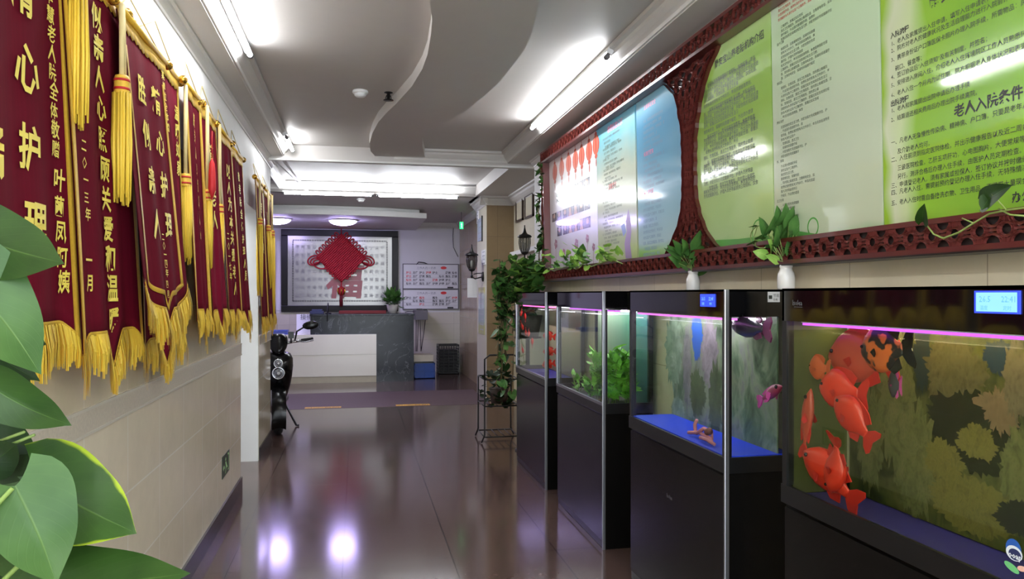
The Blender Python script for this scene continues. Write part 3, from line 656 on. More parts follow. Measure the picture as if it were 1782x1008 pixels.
# panel C
g = MB()
rows = [(206 + k * 9.6, [12, 14, 13, 15, 10][k % 5], 2) for k in range(26)]
lines_px(g, 1121, [r for i, r in enumerate(rows) if i not in (0, 7, 14)], .021, 0)
lines_px(g, 1124, [(192, '注意事项安全', 0), (rows[7][0], 5, 0), (rows[14][0], 5, 0)], .030, 1, bold=.015)
g.build('lettering', [mat('slate blue print', (92, 128, 156), .4), ink_pink], pC)
# panel B
g = MB()
lines_px(g, 1052, [(246 + k * 6.1, [20, 8, 17, 22, 14][k % 5], 2 * (k % 3)) for k in range(32)], .017, 0)
lines_px(g, 1060, [(232, '收费标准公示', 0)], .05, 1, bold=.015)
lines_px(g, 1062, [(330, '温馨提示', 0)], .04, 2, bold=.015)
fl_ = [(1092, 450), (1090, 424), (1094, 402), (1092, 385), (1097, 364), (1101, 386), (1102, 404), (1100, 425), (1103, 450)]
blob(g, fl_, 3); blob(g, [(1084, 394), (1090, 388), (1093, 404), (1088, 412)], 4)
g.build('lettering', [ink_soft, ink_pink, ink_red, mat('violet print', (140, 112, 160), .3), mat('bluish print', (112, 136, 190), .3)], pB)
# panel A : lanterns, rows of small portraits, flowers
g = MB(); lr, dk, sk_, pk = mat('lantern red print', (206, 92, 76), .2, coat=.5), mat('portrait dark print', (62, 54, 68), .2, coat=.5), mat('portrait skin print', (206, 168, 150), .2, coat=.5), mat('blossom print', (190, 140, 166), .2, coat=.5)
PRM = [lr, dk, sk_, pk, mat('lantern rib print', (222, 126, 104), .2, coat=.5)]
def ell(mb, c, a, b_, mi, off=PD, n=14): mb.add([pf(c.y + a * cos(2 * pi * t / n), c.z + b_ * sin(2 * pi * t / n), off) for t in range(n)], [tuple(range(n))], mi)
for px, py in ((968, 300), (980, 293), (992, 285), (1004, 279), (1015, 272), (1028, 263), (1040, 252)):
    c = brd(px, py); ell(g, c, .075, .072, 0); ell(g, c, .05, .072, 4, PD + .0003); ell(g, c, .02, .072, 0, PD + .0005); ell(g, c - V((0, 0, .08)), .03, .018, 0); ell(g, c - V((0, 0, .125)), .010, .03, 0); ell(g, c + V((0, 0, .075)), .03, .014, 0)
    g.add([pf(c.y - .006, c.z, PD), pf(c.y + .006, c.z, PD), pf(c.y + .006, ZP1, PD), pf(c.y - .006, ZP1, PD)], [(0, 1, 2, 3)], 0)
g.build('lantern_print', PRM, pA); g = MB()
yc = [BY(x) for x in (976, 986, 995, 1004.5, 1014.5, 1025)]
for r_, (za, zb) in enumerate(((331, 312), (364, 348), (394, 376))):
    za, zb = brd(1000, za + 10).z, brd(1000, zb + 10).z
    for y in yc + ([BY(967.5)] if r_ == 1 else []):
        g.add([pf(y + dy, z, PD) for dy, z in ((.072, za), (-.072, za), (-.072, zb), (.072, zb))], [(0, 1, 2, 3)], 1)
        ell(g, V((0, y, za + (zb - za) * .62)), .034, .024, 2, PD + .0004, 10)
        g.add([pf(y + dy, z, PD + .0004) for dy, z in ((.05, za), (-.05, za), (-.03, za + .03), (.03, za + .03))], [(0, 1, 2, 3)], 2 if R.random() < .35 else 1)
g.build('portrait_print', PRM, pA); g = MB()
for px, py, s in ((1006, 425, .03), (970, 425, .03), (1025, 415, .022), (984, 440, .024), (1036, 430, .02)):
    c = brd(px, py)
    for k in range(5): ell(g, c + V((0, s * cos(k * 1.257), s * sin(k * 1.257) * .9)), s * .8, s * .6, 3, PD + .0003 * k, 8)
    g.add([pf(c.y - .004, c.z, PD), pf(c.y + .004, c.z, PD), pf(c.y + .02, c.z - .16, PD), pf(c.y + .01, c.z - .16, PD)], [(0, 1, 2, 3)], 3)
p = brd(985, 262); 
g.build('blossom_print', PRM, pA)
# ------------------------------------------------------------------ leaves and plants
pothos = leaf_mat('pothos leaf', (28, 54, 16), (44, 72, 25), (66, 94, 40), rough=.3)
pothos_edge = leaf_mat('pothos leaf yellow edged', (30, 58, 17), (46, 76, 26), (68, 96, 40), edge=(140, 160, 34), rough=.3)
pothos_pale = leaf_mat('pale pothos leaf', (44, 76, 30), (64, 96, 44), (84, 112, 58), rough=.28)
pothos_dark = leaf_mat('deep green pothos leaf', (18, 40, 12), (28, 54, 18), (42, 68, 26), rough=.34)
small_leaf = leaf_mat('small pothos leaf', (48, 92, 40), (92, 138, 66), (104, 150, 76), rough=.35)
lime_leaf = leaf_mat('lime variegated leaf', (92, 144, 52), (158, 196, 92), (176, 206, 120), rough=.35)
stem_m = mat('green stem', (122, 146, 74), .5)
stem_br = mat('brown stem', (96, 84, 52), .6)
def leaf(mb, P, Q, side, w, fold=.12, curl=.12, lobes=.24, nu=6, nv=10, mi=0, wav=0.0):
    P, Q = V(P), V(Q); L = (Q - P).length; t = (Q - P) / max(L, 1e-6); s = V(side); s = (s - t * s.dot(t)).normalized(); n = s.cross(t)
    vs = []; uv = []
    for j in range(nv + 1):
        v = j / nv; hw = w * .5 * 2.15 * ((v + .015) ** .34) * max(0, 1 - v) ** 1.04 * (1 + .03 * sin(v * 11))
        for i in range(nu + 1):
            u = -1 + 2 * i / nu
            p = P + t * (L * (v - lobes * abs(u) ** 1.5 * (1 - v) ** 3)) + s * (u * hw) + n * (L * curl * sin(pi * min(1, v * 1.05)) - fold * -abs(u) * hw + wav * L * sin(v * 9 + u * 2) * abs(u))
            vs.append(p); uv.append((.5 + .5 * u, v))
    fs = [(j * (nu + 1) + i, j * (nu + 1) + i + 1, (j + 1) * (nu + 1) + i + 1, (j + 1) * (nu + 1) + i) for j in range(nv) for i in range(nu)]
    mb.add(vs, fs, mi, True, uv)
def rand_leaf(mb, c, size, d=None, mi=0, nu=4, nv=5, up=.2):
    d = V(d) if d is not None else V((U(-1, 1), U(-1, 1), U(-.8, .5)))
    d.normalize(); P = V(c); Q = P + d * size; s = V((U(-1, 1), U(-1, 1), U(-.3, .3)))
    s = d.cross(V((U(-.4, .4), U(-.4, .4), 1)));  s = s if s.length > .1 else V((1, 0, 0))
    leaf(mb, P, Q, s, size * U(.7, .95), fold=U(.05, .3), curl=U(-.2, .05), nu=nu, nv=nv, mi=mi)
def foliage(mb, stems, n_per, size, mi_choices=(0,), drop=0):
    for pts in stems:
        for k in range(n_per):
            t = (k + U(0, .9)) / n_per * (len(pts) - 1); i = min(int(t), len(pts) - 2); c = V(pts[i]).lerp(V(pts[i + 1]), t - i)
            rand_leaf(mb, c + V((U(-.02, .02), U(-.02, .02), U(-.02, .02))), size * U(.7, 1.2), V((U(-1, .8), U(-1, .6), U(-.6, .5) - drop)), mi=R.choice(mi_choices))
# foreground pothos: leaves placed around an out-of-frame pot
o = thing('potted_pothos', 'large leaved green pothos in the near left corner, close to the lens', 'houseplant', (-.62, .55, 0))
DD = .82
def fg(base, tip, width_px, m, d0=DD, d1=DD, tilt=0.0, **kw):
    P, Q = atD(*base, d0), atD(*tip, d1); t = (Q - P).normalized(); view = (P + Q) / 2 - V((0, 0, HC)); view.normalize()
    s = t.cross(view).normalized(); s = (s * cos(tilt) + view * sin(tilt))
    b = MB(); leaf(b, P, Q, s, width_px * (d0 + d1) / 2 / FPX, nu=10, nv=18, **kw); return b.build('leaf', m, o)
fg((-95, 395), (112, 459), 150, pothos, .84, .80, tilt=.35, curl=.06, fold=.15)
fg((-70, 470), (72, 652), 150, pothos_pale, .80, .80, tilt=-.2, curl=.12, fold=.1)
fg((-40, 585), (70, 664), 70, pothos_dark, .86, .86, tilt=.5, curl=.1)
fg((-60, 640), (60, 700), 120, pothos_dark, .88, .86, curl=.05)
fg((-30, 665), (125, 741), 92, pothos, .82, .82, tilt=.3, curl=.12, fold=.2)
fg((80, 870), (20, 770), 100, pothos_dark, .92, .92, curl=.05)
fg((-20, 890), (100, 792), 130, pothos_dark, .90, .90, curl=.08)
fg((-20, 812), (30, 772), 70, pothos_dark, .88, .88)
fg((50, 830), (238, 929), 175, pothos_edge, .86, .84, tilt=.2, curl=.08, fold=.12)
fg((150, 870), (30, 830), 60, pothos, .87, .87, curl=.1)
fg((26, 846), (99, 1018), 158, pothos_pale, .78, .76, tilt=-.15, curl=.14, fold=.18)
fg((20, 1020), (332, 998), 150, pothos, .83, .82, tilt=.25, curl=.08, fold=.16)
fg((-70, 760), (70, 840), 150, pothos_dark, .95, .95, curl=.05)
fg((-50, 560), (80, 600), 130, pothos_dark, .93, .93)
fg((-20, 960), (150, 940), 120, pothos_dark, .94, .94)
fg((-60, 1000), (60, 955), 110, pothos_dark, .93, .93, curl=.05)
fg((-60, 900), (26, 985), 90, pothos, .9, .9, curl=.1)
fg((60, 1060), (210, 1010), 110, pothos_dark, .9, .9)
b = MB(); c0 = V((-.62, .55, .62))
for a, d in (((-95, 395), .84), ((-70, 470), .8), ((-40, 585), .86), ((-60, 640), .88), ((-30, 665), .82), ((80, 870), .92), ((-10, 880), .9), ((62, 838), .86), ((22, 850), .78), ((40, 1015), .83), ((-60, 1000), .93), ((-60, 900), .9), ((60, 1060), .9), ((150, 870), .87), ((-20, 812), .88)):
    q = atD(*a, d); b.tube([c0 + V((U(-.03, .03), U(-.03, .03), -.05)), c0.lerp(q, .55) + V((-.06, 0, .05)), q], [.004, .003, .0025], 6)
for a0, a1 in (((-20, 775), (42, 752)), ((-20, 790), (60, 757))): b.tube([atD(*a0, .9), atD(*a1, .88)], .0018, 6)
b.build('stem', stem_m, o)
MB().lathe([(.001, 0), (.11, 0), (.14, .2), (.145, .22), (.13, .22), (.125, .19), (.001, .19)], (-.62, .55, .42), 24).build('pot', ceramic, o)
MB().lathe([(.15, .42), (.15, .40), (.02, .39), (.02, .03), (.14, .015), (.14, 0)], (-.62, .55, 0), 20).build('pedestal', iron, o)

# ------------------------------------------------------------------ aquariums
TX0, TX1, TZ = XT, 1.672, 1.470
tank_glass = glass_mat('aquarium glass', (.95, .98, .96, 1), .75)
water_m = glass_mat('tank water', (.93, .97, .93, 1), .35, .05)
water_warm = glass_mat('murky tank water', (.90, .93, .80, 1), .35, .05)
hood_m = mat('black glass hood', (10, 10, 12), .06, var=.2, coat=.4)
cab_m = mat('black cabinet laminate', (15, 14, 13), .2, var=.2, spec=.2)
blue_floor = mat('cobalt blue tank floor', (36, 66, 232), .4, var=.06)
violet_floor = mat('violet blue tank floor', (58, 50, 150), .4, var=.08)
sand = mat('dark planted substrate', (58, 56, 44), .9, var=.4, scale=60)
def coral_mat(name, cols, sc, dark):
    m, n, l, b = new_mat(name)
    tc = N(n, 'ShaderNodeTexCoord'); mp = N(n, 'ShaderNodeMapping'); mp.inputs['Scale'].default_value = (1, 1.5, 1); l.new(tc.outputs['Object'], mp.inputs[0])
    nz = N(n, 'ShaderNodeTexNoise', i_Scale=sc, i_Detail=5.0, i_Roughness=.62, i_Distortion=.8); l.new(mp.outputs[0], nz.inputs['Vector'])
    cr = N(n, 'ShaderNodeValToRGB'); e = cr.color_ramp.elements
    while len(e) < len(cols): e.new(.5)
    for k, (p, c) in enumerate(cols): e[k].position = p; e[k].color = lin(c)
    l.new(nz.outputs[0], cr.inputs[0])
    vo = N(n, 'ShaderNodeTexVoronoi', i_Scale=sc * 5); l.new(mp.outputs[0], vo.inputs['Vector'])
    mr = N(n, 'ShaderNodeMapRange'); mr.inputs[3].default_value = dark; mr.inputs[4].default_value = 1.15; mr.inputs[2].default_value = .5; l.new(vo.outputs['Distance'], mr.inputs[0])
    mu = N(n, 'ShaderNodeMix', data_type='RGBA', blend_type='MULTIPLY'); mu.inputs[0].default_value = .55; l.new(cr.outputs[0], mu.inputs[6]); l.new(mr.outputs[0], mu.inputs[7])
    l.new(mu.outputs[2], b.inputs['Base Color']); b.inputs['Roughness'].default_value = .4
    return m
back_near = coral_mat('olive reef backdrop', [(.3, (32, 38, 20)), (.42, (60, 64, 34)), (.5, (84, 84, 48)), (.58, (98, 92, 58)), (.68, (76, 84, 44)), (.8, (38, 52, 44))], 5, .55)
back_mid = coral_mat('grey green reef backdrop', [(.3, (36, 48, 38)), (.42, (96, 112, 92)), (.52, (134, 142, 122)), (.6, (126, 124, 126)), (.7, (84, 100, 70)), (.8, (66, 84, 130))], 4, .7)
back_plant = ramp_mat('teal backdrop', 'Y', 4.2, 5.1, [(0, (84, 130, 150)), (.35, (70, 120, 96)), (.6, (112, 136, 116)), (1, (150, 164, 140))], rough=.4, namt=.1)
back_red = ramp_mat('olive and beige backdrop', 'Z', .8, 1.37, [(0, (176, 156, 134)), (.66, (186, 166, 142)), (.68, (70, 50, 34)), (1, (60, 34, 26))], rough=.4, namt=.02)
lamp_pink = emis('pink aquarium lamp', (226, 90, 232), 1.6)
lamp_white = emis('white aquarium lamp', (250, 236, 255), 10)
lamp_warm = emis('warm aquarium lamp', (255, 232, 190), 8)
lamp_red = emis('magenta aquarium lamp', (255, 80, 160), 3)
lamp_viol = emis('violet aquarium lamp', (176, 76, 235), 1.3)
lcd_m = emis('blue lcd backlight', (30, 66, 255), .75); lcd_c = emis('pale lcd glow', (150, 226, 246), .62)
def tank(label, y0, y1, back, bottom, lamps, water, trim_near=True, trim_rim=False, xb=1.660, fz=-.033, side=None):
    o = thing('fish_tank', label, 'aquarium', (TX0, (y0 + y1) / 2, 0), 'black cabinet aquariums along the right wall')
    zc, zr, zg, zh = .77, .83, 1.365, TZ
    MB().box((TX0 + .012, y0 + .004, .0), (TX1, y1 - .004, zc)).build('cabinet', cab_m, o)
    ym = (y0 + y1) / 2
    for a, c in ((y0 + .014, ym - .0004), (ym + .0004, y1 - .014)):
        d = MB().box((TX0 + .001, a, .045), (TX0 + .012, c, zc - .012)).build('cabinet_door', cab_m, o)
    MB().box((TX0 + .006, y0 + .01, .002), (TX0 + .012, y1 - .01, .04)).build('toe_kick', black_satin, o)
    MB().box((TX0 - .003, y0 - .003, zc), (TX0 + .009, y1 + .003, zr)).box((TX1 - .009, y0 - .003, zc), (TX1, y1 + .003, zr)).box((TX0 + .009, y0 - .003, zc), (TX1 - .009, y0 + .009, zr)).box((TX0 + .009, y1 - .009, zc), (TX1 - .009, y1 + .003, zr)).box((TX0 + .009, y0 + .009, zc), (TX1 - .009, y1 - .009, zc + .01)).build('base_rim', black_satin, o)
    # hood: hollow box above the glass
    hb = MB().box((TX0, y0, zg), (TX0 + .012, y1, zh)).box((TX1 - .012, y0, zg), (TX1, y1, zh)).box((TX0, y0, zg), (TX1, y0 + .012, zh)).box((TX0, y1 - .012, zg), (TX1, y1, zh)).box((TX0, y0, zh - .008), (TX1, y1, zh))
    hb.build('hood', hood_m, o)
    p = MB(); q = .026
    for (xx, yy) in ((TX0, y0), (TX0, y1 - q), (TX1 - q, y0), (TX1 - q, y1 - q)): p.box((xx, yy, zr), (xx + q, yy + q, zg))
    p.build('corner_post', black_satin, o)
    if trim_near: MB().box((TX0 - .005, y0 - .005, 0), (TX0 + .014, y0 + .006, zh)).build('corner_trim', alu, o, bevel=.003)
    if trim_rim:
        MB().box((TX0 - .006, y0, zr - .012), (TX0 + .004, y1, zr + .004)).box((TX0 - .006, y1 - .02, zr), (TX0 + .006, y1, zg)).build('steel_rim', alu, o)
    for nm, a, c in (('front_glass', (TX0 + .003, y0 + q, zr), (TX0 + .009, y1 - q, zg)), ('end_glass', (TX0 + q, y0 + .003, zr), (TX1 - q, y0 + .009, zg)), ('end_glass', (TX0 + q, y1 - .009, zr), (TX1 - q, y1 - .003, zg))):
        MB().box(a, c).build(nm, tank_glass, o)
    MB().box((xb, y0 + q, zr - .03), (xb + .006, y1 - q, zg)).build('backdrop', back, o)
    if side: MB().box((TX0 + .03, y1 - .0145, zr - .03), (xb - .002, y1 - .0095, zg)).build('murk_reflection_film', side, o)  # added film, its olive colour stands for reflections and murk in the end pane
    MB().box((TX0 + .012, y0 + .012, zr + fz - .012), (TX1 - .014, y1 - .012, zr + fz)).build('tank_floor', bottom, o)
    MB().box((TX0 + .0095, y0 + .0095, zr + fz + .0005), (xb - .001, y1 - .015, zg - .03)).build('water', water, o)
    for (xx, w_, m_) in lamps:
        lp = MB().box((xx - w_, y0 + .03, zg - .006), (xx + w_, y1 - .03, zg + .008)).build('lamp_bar', [white_plastic], o)
        MB().box((xx - w_ * .9, y0 + .035, zg - .014), (xx + w_ * .9, y1 - .035, zg - .0065)).build('lamp_strip', m_, lp)
    return o
XB = TX1 - .012
t4 = tank('nearest and largest black fish tank, holding the orange red fish, at right', .72, 2.285, back_near, violet_floor, [(1.44, .02, lamp_viol), (1.54, .02, lamp_warm)], water_warm, trim_near=True, xb=1.60, side=mat('olive murk reflection film', (82, 82, 52), .5, var=.3, scale=5, stretch=(1, 1, .3)))
t3 = tank('black fish tank with a bright blue floor and a small lit screen', 2.68, 3.72, back_mid, blue_floor, [(1.42, .02, lamp_pink), (1.53, .03, lamp_white)], water_m, xb=1.60, fz=.003)
t2 = tank('black fish tank full of green water plants', 4.15, 5.17, back_plant, sand, [(1.47, .02, lamp_viol), (1.58, .05, lamp_white)], water_m, trim_rim=True)
t1 = tank('farthest black fish tank, lit red, below the trailing pothos', 5.50, 6.56, back_red, MATS['violet blue tank floor'], [(1.45, .03, lamp_red), (1.58, .03, lamp_white)], water_m, trim_rim=True)
# printed corals on the backdrops (part of the printed film)
def coral(name, tk, X, shapes, cols):
    g = MB(); lay = 0
    for kind, mi, px, py, w, h in shapes:
        lay += 1; c = onX(px, py, X); s = X / ray(px, py).x / FPX
        w *= s; h *= s; n = 110; pts = []; q1, q2, q3 = U(0, 6), U(0, 6), U(0, 6)
        for t in range(n):
            a = 2 * pi * t / n
            if kind == 'dome': r = 1 + .04 * sin(9 * a) + .03 * sin(17 * a + 1)
            elif kind == 'bush': r = 1 + .07 * sin(3 * a + px) + .07 * sin(7 * a + mi) + .05 * sin(13 * a + 2) + .04 * sin(23 * a)
            elif kind == 'hand': r = .62 + .46 * max(0, sin(2.5 * a + .3)) ** 1.2 * (1 if a < pi else .25) + .08 * sin(11 * a)
            else: r = 1 + .10 * sin(11 * a) + .07 * sin(19 * a + mi)
            r += .05 * sin(29 * a + q1) + .045 * sin(41 * a + q2) + .03 * sin(53 * a + q3)
            pts.append((w * r * cos(a) * 1.7, h * r * sin(a)))
        g.add([V((X - .0006 - lay * .00012, c.y - a_, c.z + b_)) for a_, b_ in pts] + [V((X - .0006 - lay * .00012, c.y, c.z))], [(t, (t + 1) % n, n) for t in range(n)], mi)
    g.build(name, cols, tk)
cc = [coral_mat('grey rose coral print', [(.3, (76, 70, 48)), (.5, (104, 92, 70)), (.7, (86, 80, 54))], 14, .6), coral_mat('olive column coral print', [(.3, (66, 70, 36)), (.5, (98, 98, 56)), (.7, (112, 104, 66))], 18, .5),
      coral_mat('ochre dome coral print', [(.3, (88, 82, 36)), (.5, (112, 102, 48)), (.7, (98, 92, 44))], 30, .7), mat('dark reef gap print', (34, 38, 24), .4, var=.3), mat('deep blue print', (34, 50, 62), .4), coral_mat('rose finger coral print', [(.3, (104, 84, 62)), (.6, (122, 98, 72))], 10, .8)]
coral('coral_print', t4, 1.60, [('col', 4, 1605, 620, 12, 60), ('bush', 0, 1660, 650, 40, 62), ('bush', 3, 1690, 750, 60, 70), ('col', 1, 1560, 690, 26, 130), ('col', 1, 1592, 800, 30, 100), ('bush', 2, 1642, 800, 26, 34), ('bush', 2, 1700, 770, 26, 30), ('hand', 5, 1742, 715, 32, 62), ('bush', 4, 1740, 622, 20, 30), ('col', 0, 1770, 660, 16, 70), ('dome', 2, 1690, 880, 56, 50), ('bush', 1, 1775, 820, 24, 70), ('bush', 3, 1775, 905, 30, 30), ('col', 1, 1515, 760, 20, 90)], cc)
cm = [coral_mat('pale green coral print', [(.3, (104, 122, 104)), (.6, (150, 164, 146))], 12, .7), coral_mat('dim mauve coral print', [(.3, (104, 98, 104)), (.6, (140, 130, 140))], 12, .6), mat('bright blue print', (50, 96, 190), .4), coral_mat('murky green print', [(.3, (46, 60, 42)), (.6, (76, 92, 62))], 9, .6)]
coral('coral_print', t3, 1.60, [('bush', 2, 1213, 585, 12, 40), ('col', 0, 1172, 610, 20, 62), ('col', 1, 1196, 640, 10, 70), ('col', 1, 1235, 615, 18, 60), ('bush', 3, 1214, 685, 18, 40), ('dome', 0, 1180, 715, 16, 24), ('col', 3, 1245, 700, 14, 70)], cm)
# hood screens, lettering, stickers (they belong to their tanks)
def screen(tk, y, z0, z1, w, two):
    f = MB().box((TX0 - .004, y - w, z0), (TX0 + .001, y, z1)).build('lcd_screen', lcd_m, tk)
    g = MB(); m_ = .08 * w
    if two: g.box((TX0 - .0048, y - w + m_ * .6, z0 + .004), (TX0 - .0041, y - m_ * .6, z1 - .004), 1)
    for a, s in ((.12, '26.5'), (.62, '22:41')): put_text(g, s, (z1 - z0) * .38, lambda p, q, a=a: V((TX0 - .0052, y - a * w - p, z0 + (z1 - z0) * .5 + q)), 0, width=w * .3)
    put_text(g, '温度', (z1 - z0) * .22, lambda p, q: V((TX0 - .0052, y - .14 * w - p, z0 + (z1 - z0) * .16 + q)), 0)
    put_text(g, '定时', (z1 - z0) * .22, lambda p, q: V((TX0 - .0052, y - .66 * w - p, z0 + (z1 - z0) * .16 + q)), 0)
    g.build('lcd_digits', [emis('lcd segment blue', (70, 150, 220), .9) if two else lcd_c, lcd_c], f)
ya = onX(1698, 520, TX0).y; yb = onX(1777, 520, TX0).y
screen(t4, ya, onX(1738, 546, TX0).z, onX(1738, 506, TX0).z, ya - yb, True)
ya = onX(1220, 520, TX0).y; yb = onX(1245, 520, TX0).y
screen(t3, ya, onX(1232, 534, TX0).z, onX(1232, 512, TX0).z, ya - yb, False)
p = onX(1379, 527, TX0); g = MB(); put_text(g, 'Isolea', .024, lambda a, c: V((TX0 - .0006, p.y - a, p.z + c - .008)), bold=.01); g.box((TX0 - .0006, p.y - .055, p.z - .014), (TX0 - .0001, p.y - .01, p.z - .0125)); g.build('hood_lettering', mat('dim silver print', (92, 92, 96), .4), t4)
p = onX(1160, 865, TX0); g = MB(); put_text(g, 'Isolea', .026, lambda a, c: V((TX0 + .0003, p.y - a, p.z + c)), bold=.01); g.build('door_lettering', MATS['dim silver print'], t3)
a, c = onY(1336, 526, 2.679), onY(1357, 508, 2.679)
st = MB().box((a.x, 2.6785, a.z), (c.x, 2.680, c.z)).build('energy_label', mat('grey white label', (190, 190, 188), .5), t3)
g = MB(); put_text(g, '节能', .014, lambda p_, q_: V((a.x + .022 + p_, 2.678, a.z + .02 + q_))); g.box((a.x + .004, 2.6778, a.z + .012), (a.x + .018, 2.6782, a.z + .026)); put_text(g, '合格', .010, lambda p_, q_: V((a.x + .022 + p_, 2.678, a.z + .006 + q_))); g.build('label_print', ink, st)
# round blue maker's sticker at the lower corner of the near tank
p = onX(1764, 966, TX0 + .0028)
def stk(mb, cy_, cz_, ry, rz, mi, off, n=20, rot=0): mb.add([V((TX0 + .0028 - off, p.y - cy_ - (ry * cos(2 * pi * t / n) * cos(rot) - rz * sin(2 * pi * t / n) * sin(rot)), p.z + cz_ + ry * cos(2 * pi * t / n) * sin(rot) + rz * sin(2 * pi * t / n) * cos(rot))) for t in range(n)], [tuple(range(n))], mi)
g = MB(); stk(g, .0, .012, .020, .022, 0, .0004); stk(g, .002, .004, .021, .016, 1, .0008); stk(g, .004, .002, .016, .012, 3, .0011); stk(g, -.004, -.028, .020, .008, 2, .0012, rot=-.3); stk(g, .022, -.022, .012, .006, 4, .0014, rot=.2)
put_text(g, 'ooap', .017, lambda a_, c_: V((TX0 + .0028 - .0018, p.y + .012 - a_, p.z - .006 + c_)), 1, bold=.03)
g.build('round_sticker', [mat('sticker blue', (40, 90, 170), .3), mat('sticker white', (220, 226, 230), .3), mat('sticker green', (110, 190, 120), .3), mat('sticker navy', (40, 48, 90), .3), mat('sticker peach', (230, 180, 160), .3)], t4)

# ------------------------------------------------------------------ fish
fish_red = mat('orange red fish scales', (206, 48, 30), .35, var=.16, scale=30)
fish_or = mat('orange fish scales', (176, 72, 32), .38, var=.2, scale=30)
fish_pink = mat('pinkish fish scales', (178, 66, 48), .4, var=.15, scale=30)
fish_fin = mat('red fin', (188, 36, 26), .4, var=.2, scale=40)
eye_b = mat('black eye', (10, 10, 10), .1)
def blotch():
    m, n, l, b = new_mat('black blotched orange scales')
    tc = N(n, 'ShaderNodeTexCoord'); nz = N(n, 'ShaderNodeTexNoise', i_Scale=26.0, i_Detail=2.0); l.new(tc.outputs['Object'], nz.inputs['Vector'])
    cr = N(n, 'ShaderNodeValToRGB'); cr.color_ramp.elements[0].position = .44; cr.color_ramp.elements[0].color = lin((26, 22, 20)); cr.color_ramp.elements[1].position = .5; cr.color_ramp.elements[1].color = lin((206, 96, 40))
    l.new(nz.outputs[0], cr.inputs[0]); l.new(cr.outputs[0], b.inputs['Base Color']); b.inputs['Roughness'].default_value = .4; return m
fish_bl = blotch()
silver = mat('dusky silver scales', (60, 60, 68), .3, var=.2); violet_fin = mat('violet fin', (190, 70, 150), .4)
def fish(name, label, pos, head, L, deep=.5, thick=.26, bend=0.0, m=None, fm=None, roll=0.0, group=None, tail=.24, up=(0, 0, 1)):
    """pos: body centre; head: direction the snout points; L: total length"""
    m = m or fish_red; fm = fm or fish_fin
    x = V(head).normalized(); u = V(up); z = (u - x * u.dot(x)).normalized(); y = z.cross(x)
    if roll: z, y = z * cos(roll) + y * sin(roll), y * cos(roll) - z * sin(roll)
    pos = V(pos); o = thing(name, label, 'fish', pos, group)
    def P(a, b, c):  # a along 0 (snout) .. 1 (tail tip); b sideways; c up, in units of L
        th = bend * (a - .35) ** 2 * (1 if a > .35 else 0); s = bend * max(0, a - .35) ** 2 * .9
        return pos + (x * (.5 - a) + y * (b + s) + z * c) * L
    st = [(0, .02, .02, -.02), (.03, .16, .35, -.01), (.08, .42, .62, .0), (.16, .72, .86, .02), (.27, .94, 1, .03), (.38, 1, .98, .02), (.5, .88, .8, .01), (.6, .62, .55, 0), (.68, .38, .34, 0), (.76, .27, .2, 0), (.79, .25, .12, 0)]
    nr = 14; vs = []
    for a, h, w, dz in st:
        for j in range(nr):
            t = 2 * pi * j / nr; vs.append(P(a, cos(t) * w * thick / 2, dz * deep + sin(t) * h * deep / 2))
    fs = [(i * nr + j, i * nr + (j + 1) % nr, (i + 1) * nr + (j + 1) % nr, (i + 1) * nr + j) for i in range(len(st) - 1) for j in range(nr)] + [tuple(range(nr - 1, -1, -1)), tuple((len(st) - 1) * nr + j for j in range(nr))]
    b = MB().add(vs, fs, 0, True); b.build('body', m, o)
    def fin(nm, pts, th=.012):
        q = MB(); k = len(pts); q.add([P(a, c + th, d) for a, c, d in pts] + [P(a, c - th, d) for a, c, d in pts], [tuple(range(k)), tuple(range(2 * k - 1, k - 1, -1))] + [(i, k + i, k + (i + 1) % k, (i + 1) % k) for i in range(k)]); q.build(nm, fm, o)
    h = deep / 2
    fin('tail_fin', [(.77, 0, .11 * deep), (.86, 0, .26 * deep + .03), (.97, 0, .34 * deep + .04), (1.0, 0, .3 * deep), (.95, 0, 0), (1.0, 0, -.3 * deep), (.97, 0, -.34 * deep - .04), (.86, 0, -.26 * deep - .03), (.77, 0, -.11 * deep)], .008)
    fin('dorsal_fin', [(.22, 0, h * .9), (.34, 0, h * 1.12), (.5, 0, h * 1.12), (.64, 0, h * 1.02), (.76, 0, h * .72), (.7, 0, h * .38), (.56, 0, h * .68), (.4, 0, h * .92)], .008)
    fin('anal_fin', [(.5, 0, -h * .8), (.6, 0, -h * 1.0), (.74, 0, -h * .78), (.7, 0, -h * .36), (.6, 0, -h * .5)], .008)
    for s in (1, -1):
        q = MB(); e = P(.125, s * thick * .385, .1 * deep); q.ball(e, .026 * L, 10); q.build('eye', eye_b, o)
        f = MB(); pts = [P(.32, s * thick * .47, -.02), P(.44, s * thick * .62, .03), P(.47, s * thick * .66, -.05), P(.42, s * thick * .58, -.10)]
        f.add(pts + [p_ + y * .003 for p_ in pts], [(0, 1, 2, 3), (7, 6, 5, 4)]); f.build('pectoral_fin', fm, o)
    return o
def at4(px, py, X): return onX(px, py, X)
G4 = 'orange red fish in the nearest tank'
def fdir(p0, p1, X0, X1): return onX(*p0, X0) - onX(*p1, X1)
def fish4(label, hp, tp, Xh, Xt, **kw):
    a, b_ = onX(*hp, Xh), onX(*tp, Xt); fish(kw.pop('name', 'parrot_cichlid'), label, (a + b_) / 2, a - b_, (a - b_).length, group=G4, **kw)
upf = V((-1, .0, .25))
fish4('large pinkish red fish at the top of the nearest tank, partly behind the spotted one', (1442, 618), (1568, 632), 1.47, 1.54, deep=.66, m=fish_pink)
fish4('orange fish with black blotches at the top of the nearest tank', (1500, 612), (1592, 606), 1.455, 1.47, deep=.68, m=fish_bl, fm=eye_b)
fish4('round red fish facing left below the blotched one', (1426, 672), (1512, 690), 1.42, 1.47, deep=.72)
